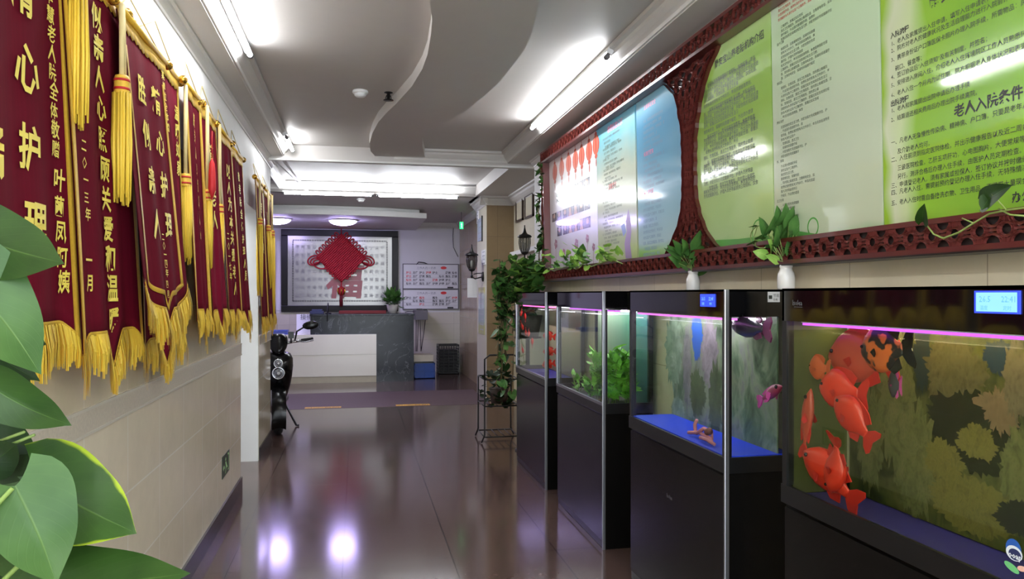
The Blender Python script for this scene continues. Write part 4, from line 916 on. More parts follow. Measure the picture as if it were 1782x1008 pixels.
fish4('bright red fish in the middle of the near tank, diving away to lower right', (1455, 690), (1522, 776), 1.405, 1.43, deep=.58, up=(0, -.4, 1))
fish4('slim pink fish hanging tail down at the left end of the near tank', (1411, 676), (1397, 800), 1.395, 1.395, deep=.22, thick=.12, m=fish_pink, up=(0, 1, 0))
fish4('big orange fish nosing up at the lower left of the near tank', (1400, 782), (1498, 884), 1.40, 1.45, deep=.5, m=fish_red, up=(0, -.6, 1))
fish4('red fish curving upward with its tail raised, lower left of the near tank', (1447, 858), (1468, 755), 1.41, 1.42, deep=.46, bend=.5, up=(0, 1, .2))
fish4('small dark orange fish at the far end of the near tank', (1408, 640), (1446, 642), 1.405, 1.425, deep=.9, m=fish_or, fm=fish_or)
fish4('violet finned small fish seen tail on beside the reef backdrop', (1546, 668), (1570, 672), 1.5, 1.5, deep=1.4, m=MATS['dusky silver scales'], fm=violet_fin)
# tank 3
a, b_ = onX(1283, 565, 1.545), onX(1340, 574, 1.50)
fish('catfish', 'dark silvery fish with a pink tail at the top of the blue floored tank', (a + b_) / 2, a - b_, (a - b_).length * 1.1, deep=.26, m=silver, fm=mat('plum fin', (110, 44, 84), .4))
a, b_ = onX(1362, 672, 1.48), onX(1318, 700, 1.52)
fish('guppy', 'small pink fish swimming at the near end of the blue floored tank', (a + b_) / 2, a - b_, (a - b_).length, deep=.17, thick=.1, m=mat('rose fish scales', (136, 44, 70), .4), fm=violet_fin)
p = onX(1215, 768, 1.40); dk = thing('tank_ornament', 'pink driftwood ornament lying on the bright blue tank floor', 'ornament', (p.x + .03, p.y, .843))
g = MB(); bz = .842
for pts in ([(0, .14, .012), (.02, .08, .022), (.03, 0, .016), (.01, -.07, .012)], [(.01, .08, .018), (.03, .05, .045), (.04, .0, .04), (.03, -.03, .012)], [(.0, .02, .012), (-.01, -.06, .02), (-.005, -.12, .010)], [(.02, .11, .018), (.03, .14, .045), (.03, .12, .07)]):
    g.tube([V((p.x + a_ + .02, p.y + b2, bz - .007 + c_)) for a_, b2, c_ in pts], [.008, .008, .007, .004][:len(pts)], 8)
g.build('driftwood', mat('pink driftwood', (196, 120, 124), .6, var=.3, scale=30), dk)
MB().ball(V((p.x + .04, p.y - .02, .88)), .016, 10).ball(V((p.x + .05, p.y + .02, .87)), .014, 10).build('pebble', mat('brown pebble', (120, 70, 60), .6), dk)
# tank 1
G1 = 'red fish in the farthest tank'
spots = [(907, 543, 1.40), (914, 553, 1.44), (908, 566, 1.40), (915, 577, 1.43), (920, 579, 1.41), (926, 597, 1.42), (909, 607, 1.405)]
names = ['topmost red fish at the far end of the farthest tank', 'second red fish from the top, deeper inside the farthest tank', 'red fish just under the topmost pair in the farthest tank', 'slim red fish, left one of the close pair mid tank', 'slim red fish, right one of the close pair mid tank', 'red fish nose down near the middle of the farthest tank front', 'lowest faint red fish at the far end of the farthest tank']
for (px, py, X), nm in zip(spots, names):
    q = onX(px, py, X); fish('parrot_cichlid', nm, q, (U(-.3, .3), U(-.4, .4) - .3, 1 if R.random() < .5 else -.9), U(.075, .095), deep=.5, group=G1, up=(0, 1, 0))
for (px, py), nm in (((956, 585), 'red fish behind the near end glass of the farthest tank, upper one'), ((957, 612), 'red fish behind the near end glass of the farthest tank, middle one'), ((955, 634), 'red fish behind the near end glass of the farthest tank, lowest and largest')):
    q = onY(px, py, 5.62); fish('parrot_cichlid', nm, q, (-1, U(-.3, .3), U(-.2, .3)), .11, deep=.62, group=G1)
# tank 2 plants
water_leaf = leaf_mat('water plant leaf', (64, 134, 40), (150, 214, 84), (160, 216, 96), rough=.3)
labs = ['tall bright water plant nearest the front corner of the planted tank', 'bushy water plant against the near end glass of the planted tank', 'broad leaved water plant at the middle of the planted tank', 'dense dark water plant behind the middle of the planted tank', 'thin pale water plant rising in the far half of the planted tank', 'low lime water plant on the substrate along the front glass', 'small water plant by the far end glass of the planted tank']
for k, (xx, yy, h, sz, nl) in enumerate(((1.44, 4.26, .36, .08, 60), (1.56, 4.25, .34, .08, 60), (1.46, 4.46, .34, .08, 54), (1.57, 4.48, .34, .075, 46), (1.52, 4.74, .30, .05, 26), (1.42, 4.60, .13, .06, 22), (1.46, 4.98, .13, .045, 14))):
    o = thing('water_plant', labs[k], 'aquatic plant', (xx, yy, .798), 'water plants in the planted tank')
    sm = MB(); stems = []
    for s in range(5):
        b0 = V((xx + U(-.03, .03), yy + U(-.04, .04), .798)); b1 = b0 + V((U(-.03, .03), U(-.05, .05), h * U(.7, 1))); pts = [b0, b0.lerp(b1, .5) + V((U(-.012, .012), U(-.02, .02), 0)), b1]; stems.append(pts); sm.tube(pts, .002, 5)
    sm.build('stem', stem_m, o); fm_ = MB()
    for s in range(nl):
        pts = R.choice(stems); t = U(.15, 1); c = pts[0].lerp(pts[2], t); d = V((U(-1, 1), U(-1, 1), U(.0, 1.1))); e = c + d.normalized() * sz
        e.x = min(max(e.x, 1.39), 1.65); e.y = min(max(e.y, 4.17), 5.15); leaf(fm_, c, e, d.cross(V((U(-.5, .5), U(-.5, .5), 1))), sz * U(.5, .75), fold=.15, curl=U(-.15, .1), nu=4, nv=6)
    fm_.build('foliage', water_leaf if k != 3 else small_leaf, o)

# ------------------------------------------------------------------ white bottle vases with pothos on the tanks
def vase(px, py, d, label, leaves, h=.097):
    c = atD(px, py, d); c.z = TZ; o = thing('bottle_vase', label, 'vase', c)
    MB().lathe([(.001, 0), (.029, 0), (.033, .006), (.0335, .045), (.031, .062), (.024, .076), (.0225, .082), (.025, .086), (.025, .094), (.0225, .097), (.0205, .094), (.0205, .07), (.001, .02)], c, 24).build('bottle', ceramic, o)
    top = c + V((0, 0, h)); sm = MB(); fo = MB()
    for (dx, dz, sz, ti) in leaves:   # offsets in metres, across the view and up
        rt = V((cos(YAW), -sin(YAW), 0)); base = top + rt * (dx * .65) + V((U(-.015, .0), U(-.03, .03), dz * .75)); tip = top + rt * dx + V((0, U(-.03, .02), dz))
        sm.tube([top - V((0, 0, .05)), top + V((0, 0, .01)) + rt * dx * .1, base], .0017, 5)
        dd = (tip - base).normalized() * sz; leaf(fo, base, base + dd, dd.cross(V((-.5, 1, U(-.3, .3)))).normalized() + V((0, 0, ti)), sz * .85, fold=.2, curl=U(-.2, 0), nu=4, nv=7, mi=0 if ti <= .5 else 1)
    sm.build('stem', stem_m, o); fo.build('foliage', [small_leaf, lime_leaf], o)
vase(1206, 503, 3.76, 'smaller looking white bottle vase holding pothos, on the far end of the blue floored tank', [(-.10, .09, .10, .4), (.05, .10, .10, 0), (-.03, .07, .09, .2), (.02, .08, .09, .4), (-.07, .12, .09, 0), (.09, .11, .09, .3), (-.09, .10, .08, .1), (-.05, .12, .08, .2), (-.02, .10, .07, 0), (.03, .14, .09, .1), (.02, .17, .08, .3), (.07, .08, .07, 0), (.09, .03, .06, .2), (-.10, .05, .07, 0), (.0, .05, .06, .1), (-.05, .03, .06, 0), (.05, .0, .06, .2)])
vase(1368, 500, 2.96, 'white bottle vase with pothos by the near end of the blue floored tank', [(-.02, .20, .10, .1), (-.07, .16, .10, 0), (.05, .17, .10, .3), (.0, .14, .10, .2), (.07, .11, .09, 0), (-.04, .10, .09, .3), (.03, .06, .08, .1), (-.10, .17, .07, .2), (-.05, .20, .085, .1), (.02, .20, .08, .0), (.06, .15, .07, .2), (-.02, .13, .07, .3), (.03, .11, .07, .1), (-.08, .08, .06, .7), (-.12, .05, .05, .8), (.08, .07, .06, .2), (.0, .06, .07, 0), (-.06, .02, .05, .8), (.06, .03, .05, .1)])
o = ORG
# ------------------------------------------------------------------ reception counter
marble = None
def marble_mat():
    m, n, l, b = new_mat('dark veined marble')
    tc = N(n, 'ShaderNodeTexCoord'); nz = N(n, 'ShaderNodeTexNoise', i_Scale=1.6, i_Detail=8.0, i_Roughness=.6, i_Distortion=1.6); l.new(tc.outputs['Object'], nz.inputs['Vector'])
    cr = N(n, 'ShaderNodeValToRGB'); e = cr.color_ramp.elements
    for _ in range(3): e.new(.5)
    for k, (p, c) in enumerate(((.3, (24, 27, 31)), (.493, (42, 46, 52)), (.5, (108, 112, 116)), (.507, (40, 44, 50)), (.7, (58, 62, 68)))): e[k].position = p; e[k].color = lin(c)
    l.new(nz.outputs[0], cr.inputs[0]); l.new(cr.outputs[0], b.inputs['Base Color']); b.inputs['Roughness'].default_value = .2; b.inputs['Specular IOR Level'].default_value = .25
    return m
marble = marble_mat(); cream_panel = mat('cream counter panel', (244, 241, 224), .22, var=.04, scale=2)
YC = 12.9
xa, xb, xc = onY(480, 600, YC).x - .45, onY(655, 600, YC).x, onY(720, 600, YC).x
o = thing('reception_counter', 'dark marble reception counter with a cream front panel at the far end', 'counter', (0, YC, 0))
zt = onY(680, 546, YC).z; zp = onY(600, 582, YC).z; zl = onY(540, 546, YC).x
MB().box((zl, YC, zp), (xc, YC + .62, zt - .035)).box((xb, YC, 0), (xc, YC + .62, zp)).build('marble_front', marble, o)
MB().box((zl - .01, YC - .02, zt - .035), (xc + .015, YC + .66, zt)).build('counter_top', marble, o, bevel=.005)
MB().box((xa, YC - .03, .11), (xb, YC + .5, zp)).box((xa, YC - .033, zp * .58), (xb, YC - .03, zp * .58 + .004), 1).build('cream_panel', [cream_panel, mat('panel seam', (176, 172, 152), .4)], o)
MB().box((xa, YC - .012, 0), (xb, YC + .5, .11)).build('kickboard', mat('beige kickboard', (200, 192, 170), .35), o)
# things on and by the counter
p = onY(683, 546, YC + .2)
o = thing('potted_plant', 'bushy green plant in a white pot on the right end of the counter', 'potted plant', (p.x, YC + .22, zt))
MB().lathe([(.001, 0), (.07, 0), (.1, .14), (.105, .15), (.095, .15), (.09, .13), (.001, .13)], (p.x, YC + .22, zt), 20).build('pot', ceramic, o)
f = MB()
for k in range(110):
    c = V((p.x, YC + .22, zt + .25)) + V((U(-1, 1), U(-1, 1), U(-.8, 1))).normalized() * U(.03, .17) * 1.0; rand_leaf(f, c, U(.07, .11), c - V((p.x, YC + .22, zt + .16)), nu=2, nv=3)
f.build('foliage', small_leaf, o)
a, c = onY(590, 546, YC + .1), onY(672, 541, YC + .1)
o = tag(MB().box((a.x, YC + .06, zt), (c.x, YC + .20, zt + .05)).build('red_nameplate', mat('glossy red plate', (120, 16, 24), .5), bevel=.004), 'long low red block lying along the counter top edge', 'nameplate')
a, c = onY(516, 580, 13.3), onY(543, 548, 13.3)
o = thing('desk_calendar', 'white printed card standing at the left end of the counter', 'calendar', (a.x, 13.3, zp))
a = onY(516, 580, 13.3); a.z = zp + .022
MB().box((a.x, 13.29, zp + .0005), (c.x + .1, 13.36, zp + .02)).build('card_foot', white_plastic, o)
MB().box((a.x, 13.30, a.z - .002), (c.x + .1, 13.33, c.z + .01)).build('card', paper, o)
g = MB(); put_text(g, '接待', .1, lambda p_, q_: V((a.x + .06 + p_, 13.297, a.z + .22 + q_))); g.add([V((a.x + .42 + x * .12, 13.297, a.z + .05 + z * .2)) for x, z in ((-.6, 0), (.3, 0), (.4, .5), (0, 1), (-.5, .8))], [(0, 1, 2, 3, 4)]); g.build('card_print', mat('grey print', (96, 98, 104), .5), o)
p = onY(571, 548, YC + .05); o = thing('desk_microphone', 'thin black stand on the counter front left of the red block', 'stand', (p.x, YC + .1, zt))
MB().lathe([(.05, 0), (.05, .015), (.01, .02)], (p.x, YC + .1, zt), 16).build('base', black_satin, o)
MB().tube([(p.x, YC + .1, zt + .012), (p.x, YC + .08, zt + .14), (p.x, YC + .02, zt + .18), (p.x - .01, YC - .06, zt + .05), (p.x - .01, YC - .05, zt - .12)], .008, 6).build('cable', black_rub, o)
p = onY(548, 545, YC + .2); o = tag(MB().box((p.x - .08, YC + .12, zt), (p.x + .14, YC + .35, zt + .04)).box((p.x - .05, YC + .15, zt + .04), (p.x + .12, YC + .3, zt + .07)).build('document_pile', [mat('dark blue folder', (48, 56, 88), .5)], bevel=.004), 'dark blue folders lying on the counter left of the red block', 'folders')
# router shelf with cables, boxes, crates
a, c = onY(722, 557, 13.95), onY(744, 540, 13.95)
o = thing('network_box', 'grey network box on the back wall beside the counter end', 'network box', (a.x, YE, a.z))
MB().box((a.x, 13.9, a.z), (c.x, YE, c.z)).build('case', gray_plastic, o, bevel=.006)
MB().box((a.x + .03, 13.92, c.z), (a.x + .13, 14.0, c.z + .03)).box((a.x + .15, 13.92, c.z), (c.x - .01, 14.0, c.z + .025)).build('adapter', black_satin, o)
cb = MB()
for dx, b_ in ((.02, .0), (.06, -.01), (.09, .01), (.19, -.04)): cb.tube([(a.x + dx, 13.93, a.z + .01), (a.x + dx + b_, 13.92, a.z - .3), (a.x + dx + b_ * 2, 13.94, .42)], .006, 6)
cb.tube([(a.x, 13.93, c.z - .03), (a.x - .14, 13.8, c.z - .02), (a.x - .2, 13.5, zt + .01)], .006, 6)
cb.build('cable', black_rub, o)
def crate(name, label, x0, x1, y0, y1, z0, z1, m, bars, cat='crate'):
    o = thing(name, label, cat, ((x0 + x1) / 2, (y0 + y1) / 2, z0))
    b = MB(); t = .012
    b.box((x0, y0, z0), (x1, y1, z0 + t)); b.build('base', m, o)
    s = MB(); nh, nv = bars
    for i in range(nh + 1):
        z = z0 + (z1 - z0 - .03) * i / nh; hh = .03 if i in (0, nh) else .014
        s.box((x0, y0, z), (x1, y0 + t, z + hh)).box((x0, y1 - t, z), (x1, y1, z + hh)).box((x0, y0, z), (x0 + t, y1, z + hh)).box((x1 - t, y0, z), (x1, y1, z + hh))
    for i in range(nv + 1):
        x = x0 + (x1 - x0 - .016) * i / nv; s.box((x, y0 + .001, z0), (x + .016, y0 + t + .002, z1)).box((x, y1 - t - .002, z0), (x + .016, y1 - .001, z1))
    for y in (y0, (y0 + y1) / 2, y1 - .016): s.box((x0 + .001, y, z0), (x0 + t + .002, y + .016, z1)).box((x1 - t - .002, y, z0), (x1 - .001, y + .016, z1))
    s.build('slatted_sides', m, o); return o
a, c = onY(721, 655, 13.25), onY(757, 632, 13.25)
cr = crate('plastic_crate', 'blue plastic crate on the floor by the counter end, under a white box', a.x, c.x, 13.22, 13.6, 0, c.z, mat('blue plastic', (32, 78, 168), .35), (2, 2))
MB().box((a.x + .02, 13.235, .03), (c.x - .02, 13.24, c.z - .03)).build('front_panel', MATS['blue plastic'], cr)
MB().box((a.x + .03, 13.26, .013), (c.x - .03, 13.56, c.z - .05)).build('contents', black_satin, cr)
tag(MB().box((a.x - .01, 13.23, c.z + .001), (c.x - .03, 13.6, c.z + .03), 1).box((a.x - .01, 13.225, c.z + .03), (c.x - .03, 13.6, c.z + .145)).build('cardboard_box', [mat('cream carton', (222, 214, 200), .55), black_satin], bevel=.003), 'shallow cream box lying on top of the blue crate', 'box')
a, c = onY(763, 651, 13.9), onY(799, 600, 13.9)
cr = crate('plastic_basket', 'tall black slatted plastic basket against the tan wall corner', a.x, c.x, 13.88, 14.25, 0, c.z, black_satin, (9, 4), 'basket')
MB().box((a.x + .03, 13.96, .013), (c.x - .03, 14.2, c.z - .1)).build('liner', mat('dark grey liner', (44, 44, 46), .7), cr)

# ------------------------------------------------------------------ framed screen, knot, slot boards
YQ = YE - .06
a, c = onY(489, 543, YQ), onY(693, 402, YQ)
o = thing('framed_picture', 'large black framed silver panel of small characters behind the counter', 'picture', ((a.x + c.x) / 2, YE, a.z))
fw = .115; x0, x1, z0, z1 = a.x, c.x, a.z, c.z
MB().box((x0, YQ, z0), (x1, YE, z0 + fw)).box((x0, YQ, z1 - fw), (x1, YE, z1)).box((x0, YQ, z0 + fw), (x0 + fw, YE, z1 - fw)).box((x1 - fw, YQ, z0 + fw), (x1, YE, z1 - fw)).build('frame', mat('black brown lacquer', (18, 14, 15), .35, var=.15, spec=.3), o, bevel=.008)
MB().box((x0 + fw, YE - .03, z0 + fw), (x1 - fw, YE, z1 - fw)).build('silver_panel', mat('satin silver glass', (158, 158, 152), .24, metal=.45, var=.04, scale=2), o)
g = MB(); ix0, ix1, iz0, iz1 = x0 + fw + .09, x1 - fw - .09, z0 + fw + .08, z1 - fw - .08; yk = YE - .0305
def dash(ax, az, bx, bz):
    L = sqrt((bx - ax) ** 2 + (bz - az) ** 2); n = int(L / .03)
    for i in range(n):
        t0, t1 = i / n, (i + .6) / n; q = [(ax + (bx - ax) * t, az + (bz - az) * t) for t in (t0, t1)]; h = .014
        if abs(bx - ax) > abs(bz - az): g.add([V((q[0][0], yk, q[0][1] - h)), V((q[1][0], yk, q[1][1] - h)), V((q[1][0], yk, q[1][1] + h)), V((q[0][0], yk, q[0][1] + h))], [(0, 1, 2, 3)])
        else: g.add([V((q[0][0] - h, yk, q[0][1])), V((q[0][0] + h, yk, q[0][1])), V((q[1][0] + h, yk, q[1][1])), V((q[1][0] - h, yk, q[1][1]))], [(0, 1, 2, 3)])
for q in ((ix0, iz0, ix1, iz0), (ix0, iz1, ix1, iz1), (ix0, iz0, ix0, iz1), (ix1, iz0, ix1, iz1)): dash(*q)
g.build('dashed_border', mat('dark border print', (44, 40, 40), .4), o)
g = MB(); nx, nz = 16, 7
chs = '福寿康宁安乐吉祥如意和美富贵喜庆'
for i in range(nx):
    for j in range(nz):
        put_text(g, chs[(i * 5 + j * 3) % len(chs)], .074, lambda p_, q_, i=i, j=j: V((ix0 + .07 + (ix1 - ix0 - .16) * i / (nx - 1) + p_ - .03, yk, iz0 + .10 + (iz1 - iz0 - .22) * j / (nz - 1) + q_ - .03)), bold=.008)
g.build('character_grid', mat('faint grey print', (112, 112, 110), .4), o)
g = MB(); cq = onY(597, 492, yk); put_text(g, '福', .66, lambda p_, q_: V((cq.x - .31 + p_, yk - .003, cq.z - .22 + q_)), bold=.03, shear=.1)
g.build('red_character', mat('dull red print', (158, 78, 80), .3), o)
# knot
YK = YE - .13; red = mat('red silk cord', (176, 24, 36), .6, var=.2, scale=40)
kc = onY(594, 449, YK); o = thing('chinese_knot', 'big red woven knot ornament with a tassel, hanging before the silver picture', 'ornament', kc)
kb = MB(); s = .315
for k in range(-9, 10):
    t = k / 9.6 * s; r = .0165
    for sg_ in (1, -1):
        pts = []
        for i in range(13):
            u_ = (-1 + 2 * i / 12) * s; xx, zz = (u_ - t * sg_) * .7071, (u_ * sg_ + t) * .7071
            pts.append(kc + V((xx, -.012 * cos(i * pi + k) * 1 - (.016 if sg_ > 0 else 0), zz)))
        kb.tube(pts, r, 6)
kb.build('woven_diamond', red, o)
lp = MB()
def loop(c_, r1, r2, rot, th=.011): lp.tube([c_ + V(((r1 * cos(t * pi / 8)) * cos(rot) - r2 * sin(t * pi / 8) * sin(rot), -.01, r1 * cos(t * pi / 8) * sin(rot) + r2 * sin(t * pi / 8) * cos(rot))) for t in range(16)], th, 6, closed=True)
e = s * 1.414
for sx in (1, -1):
    lp = MB()
    for k in range(7):
        t = .12 + k * .125
        loop(kc + V((sx * (e * t + .028), 0, e * (1 - t) + .035)), .042, .026, pi / 4 * sx)
        if k < 5: loop(kc + V((sx * e * (t * .8 + .12) * .98, 0, -e * (1 - t * .8 - .12) - .01)), .03, .02, -pi / 4 * sx)
    for q, (r1, r2) in enumerate(((.12, .085), (.09, .06), (.06, .04))): loop(kc + V((sx * (e + .03 - q * .02), 0, -.05 - q * .012)), r1, r2, -.35 * sx, .013)
    loop(kc + V((sx * (e - .09), 0, -.14)), .12, .06, .1 * sx, .013)
    lp.build('cord_loop', red, o)

MB().tube([kc + V((0, 0, e - .02)), kc + V((0, 0, e + .24))], .009, 6).build('hanging_cord', red, o)
MB().tube([kc + V((0, 0, -e + .02)), kc + V((0, 0, -e - .12))], .012, 6).lathe([(.02, -e - .08), (.05, -e - .1), (.055, -e - .19), (.03, -e - .24)], kc, 14).build('tassel_head', red, o)
g = MB()
for k in (-1.3, 0, 1.3): g.tube([kc + V((k * .04, -.045, -e - .10)), kc + V((k * .05, -.06, -e - .16)), kc + V((k * .035, -.04, -e - .22))], .012, 6)
g.build('gold_clasp', gold, o)
g = MB()
for i in range(30): aa = U(0, 2 * pi); rr_ = U(.01, .03); g.tube([kc + V((rr_ * cos(aa), rr_ * sin(aa), -e - .22)), kc + V((rr_ * 1.1 * cos(aa), rr_ * sin(aa), -e - .42 - U(0, .03)))], .005, 5)
g.build('tassel', mat('dark red thread', (110, 18, 28), .6), o)
# slot boards
for px0, py0, px1, py1, lab, nr in ((702, 502, 797, 461, 'upper white name card board on the back wall, right of the picture', 4), (702, 537.5, 797, 504.5, 'lower white name card board on the back wall, right of the picture', 3)):
    a, c = onY(px0, py0, YE - .03), onY(px1, py1, YE - .03); W_, H_ = c.x - a.x, c.z - a.z
    o = thing('name_board', lab, 'board', (a.x + W_ / 2, YE, a.z), 'white name card boards')
    MB().box((a.x, YE - .025, a.z), (c.x, YE, c.z)).build('board', white_plastic, o)
    MB().box((a.x - .015, YE - .035, a.z - .015), (c.x + .015, YE, a.z)).box((a.x - .015, YE - .035, c.z), (c.x + .015, YE, c.z + .015)).box((a.x - .015, YE - .035, a.z), (a.x, YE, c.z)).box((c.x, YE - .035, a.z), (c.x + .015, YE, c.z)).build('frame', gray_plastic, o)
    g = MB(); y = YE - .0255
    put_text(g, '工作人员一览表', .052, lambda p_, q_: V((a.x + W_ * .24 + p_, y, c.z - .085 + q_)), mi=2)
    g.add([V((a.x + W_ * (.735 + .055 * cos(t * pi / 8)), y, c.z - .06 + .028 * sin(t * pi / 8))) for t in range(16)], [tuple(range(16))], 1)
    zr = [c.z - .17 - i * (H_ - .2) / (nr - .4) for i in range(nr)]
    for z in zr:
        g.box((a.x + .01, y - .006, z - .012), (c.x - .01, y, z - .006), 3)
        for k in range(8):
            if R.random() < .75: put_text(g, R.choice(['护理', '主任', '医生', '院长', '厨房', '护士']), .05, lambda p_, q_, k=k: V((a.x + .05 + W_ * .12 * k + p_, y, z + q_)), mi=1 if R.random() < .18 else 0, bold=.02)
    g.box((c.x - .2, y - .012, a.z + .004), (c.x - .09, y, a.z + .03), 0)
    g.build('card_rows', [mat('board black print', (50, 50, 56), .5), mat('board red print', (226, 44, 52), .4), mat('board grey print', (150, 150, 156), .5), mat('slot rail grey', (206, 206, 208), .4)], o)
p = onY(736, 458, YE - .05); tag(MB().tube([(p.x - .12, YE - .02, p.z - .03), (p.x - .08, YE - .03, p.z + .02), (p.x + .02, YE - .03, p.z + .01), (p.x + .1, YE - .02, p.z - .02)], .008, 6).build('loose_cable', black_rub), 'short dark cable lying along the top of the upper name board', 'cable')
wc = MB().tube([onY(790, 385, YE - .012), onY(788, 410, YE - .012), onY(789, 430, YE - .012), onY(797, 447, YE - .012)], .007, 6); tag(wc.build('wall_cable', gray_plastic), 'thin dark cable running down the lilac wall near the exit lamp', 'cable')
# narrow things left of the picture
a, c = onY(474, 500, YE - .05), onY(482, 440, YE - .05)
o = thing('red_scroll', 'red hanging ornament on the back wall left of the picture', 'ornament', (a.x, YE, a.z))
MB().lathe([(.001, .0), (.05, .04), (.055, .1), (.055, c.z - a.z - .1), (.04, c.z - a.z), (.001, c.z - a.z)], (a.x, YE - .075, a.z), 14).build('body', red, o)
MB().tube([(a.x, YE - .075, a.z + .01), (a.x, YE - .075, a.z - .2)], .02, 8).build('tassel', red, o)
a, c = onY(483, 540, YE - .01), onY(488, 420, YE - .01)
tag(MB().box((a.x - .02, YE - .02, a.z), (c.x, YE, c.z)).build('wall_panel', paper), 'narrow pale strip on the back wall along the left side of the picture frame', 'panel')
a, c = onY(478, 583, 13.4), onY(504, 576, 13.4)
o = thing('blue_folder_box', 'blue box lying on the low desk behind the scooter handlebar', 'box', (a.x, 13.4, zp))
MB().box((a.x - .1, 13.0, zp + .0005), (c.x, 13.25, zp + .07)).build('body', mat('office blue', (62, 84, 160), .45), o, bevel=.004); MB().box((a.x - .1, 12.996, zp + .04), (c.x, 12.9995, zp + .044)).build('lid_seam', gray_plastic, o)
# yellow warning strips on the edge of the dark band
for px0, px1, lab in ((531, 594, 'left of the two yellow lettered strips on the floor band edge'), (690, 750, 'right of the two yellow lettered strips on the floor band edge')):
    a, c = onZ(px0, 709, .002), onZ(px1, 707, .002); y = 10.03
    o = thing('floor_sticker', lab, 'sticker', ((a.x + c.x) / 2, y, .0016), 'yellow floor strips')
    MB().box((a.x, y, .0016), (c.x, y + .13, .0024)).build('strip', mat('yellow film', (214, 164, 60), .5) if 'yellow film' not in MATS else MATS['yellow film'], o)
    g = MB(); put_text(g, '小心台阶', .105, lambda p_, q_: V((a.x + .03 + p_, y + .02 + q_, .0027)), width=(c.x - a.x) * .9); g.build('lettering', mat('brown print', (120, 70, 40), .5) if 'brown print' not in MATS else MATS['brown print'], o)

# ------------------------------------------------------------------ right side : pillar, lanterns, papers, exit lamp
def lantern(c, k, label, bracket=None, glassy=True):
    c = V(c); o = thing('wall_lantern', label, 'lantern', c, 'black wall lanterns')
    g = MB().lathe([(.001, .36 * k), (.008 * k, .35 * k), (.014 * k, .32 * k), (.03 * k, .26 * k), (.05 * k, .235 * k), (.10 * k, .215 * k), (.115 * k, .20 * k), (.118 * k, .185 * k), (.09 * k, .18 * k), (.001, .18 * k)], c, 12)
    g.ball(c + V((0, 0, .365 * k)), .012 * k, 8); g.build('roof', iron, o)
    g = MB().lathe([(.05 * k, -.06 * k), (.075 * k, .0), (.09 * k, .09 * k), (.086 * k, .18 * k)], c, 12); g.build('glass', glass_mat('smoky lantern glass', (.55, .55, .52, 1), .8, .1) if 'smoky lantern glass' not in MATS else MATS['smoky lantern glass'], o)
    g = MB()
    for i in range(6):
        a = i * pi / 3; g.tube([c + V((r * cos(a), r * sin(a), z * k)) for r, z in ((.055 * k, -.06), (.08 * k, 0), (.095 * k, .09), (.09 * k, .18))], .006 * k, 6)
    g.lathe([(.062 * k, -.05 * k), (.066 * k, -.06 * k), (.04 * k, -.09 * k), (.012 * k, -.10 * k), (.012 * k, -.16 * k), (.025 * k, -.17 * k), (.02 * k, -.2 * k), (.001, -.22 * k)], c, 12); g.build('cage', iron, o)
    g = MB().lathe([(.012 * k, -.04 * k), (.02 * k, 0), (.026 * k, .05 * k), (.02 * k, .09 * k), (.001, .1 * k)], c, 10); g.build('bulb', white_plastic, o)
    if bracket is not None:
        b = V(bracket); d = b - (c + V((0, 0, -.17 * k))); g = MB().tube([c + V((0, 0, -.19 * k)), c + V((0, 0, -.22 * k)) + d * .3, c + V((0, 0, -.20 * k)) + d * .6, b], .011 * k, 6)
        g.tube([c + V((0, 0, -.17 * k)) + d * .15 + V((0, 0, .02)), c + V((0, 0, -.12 * k)) + d * .5, b + V((0, 0, .06 * k))], .007 * k, 6)
        dd = V((d.x, d.y, 0)).normalized(); g.build('bracket', iron, o)
        MB().ball(b, (.025, .05, .09 * k), 10).build('wall_plate', iron, o)
    return o
c = onX(821, 463, PX0 - .17); lantern((PX0 - .17, c.y, c.z), .8, 'black wall lantern on the pillar side, by the tan back wall', (PX0 - .012, c.y - .0, c.z - .15))
c = onY(913, 430, 8.6); lantern((c.x, 8.6, c.z - .02), .72, 'black lantern rising out of the big pothos beside the recess', (2.118, 8.6, c.z - .14))
def sheet(x, pxa, pya, pxb, pyb, name, label, cat, m=None, bar=None, lines=4):
    a, c = onX(pxa, pya, x), onX(pxb, pyb, x); y0, y1 = sorted((a.y, c.y)); z0, z1 = sorted((a.z, c.z))
    o = thing(name, label, cat, (x, (y0 + y1) / 2, z0))
    MB().box((x, y0, z0), (x - .012, y1, z1)).build('sheet', m or paper, o)
    g = MB()
    for i in range(lines): z = z1 - (z1 - z0) * (.14 + .76 * i / max(1, lines - 1)) ; g.box((x - .0126, y0 + (y1 - y0) * .12, z - .008), (x - .0121, y1 - (y1 - y0) * U(.12, .4), z + .008))
    g.build('print', mat('pale grey print', (168, 170, 178), .5) if 'pale grey print' not in MATS else MATS['pale grey print'], o)
    if bar: MB().box((x - .0, y0 - .02, z0 - .02), (x - .02, y0, z1 + .02)).build('frame_edge', black_satin, o)
    return o
PXs = PX0 - .001
sheet(PXs, 832.5, 421, 840, 378, 'notice_sheet', 'grey blue notice with a dark edge, upper on the pillar side', 'notice', mat('grey blue paper', (168, 178, 196), .4), True)
sheet(PXs, 831, 390, 833.5, 366, 'notice_sheet', 'small white sheet taped highest on the pillar side', 'notice')
sheet(PXs, 839, 462, 846, 434, 'notice_sheet', 'white sheet low of the dark edged notice on the pillar side', 'notice')
sheet(PXs, 834, 580, 844, 500, 'wall_poster', 'tall pale yellow and blue poster on the pillar side below the lantern', 'poster', ramp_mat('yellow blue poster', 'Z', 1.0, 1.55, [(0, (190, 190, 120)), (.12, (176, 190, 196)), (.8, (186, 196, 200)), (.9, (206, 200, 120)), (1, (196, 190, 140))], rough=.4, namt=.05), None, 8)
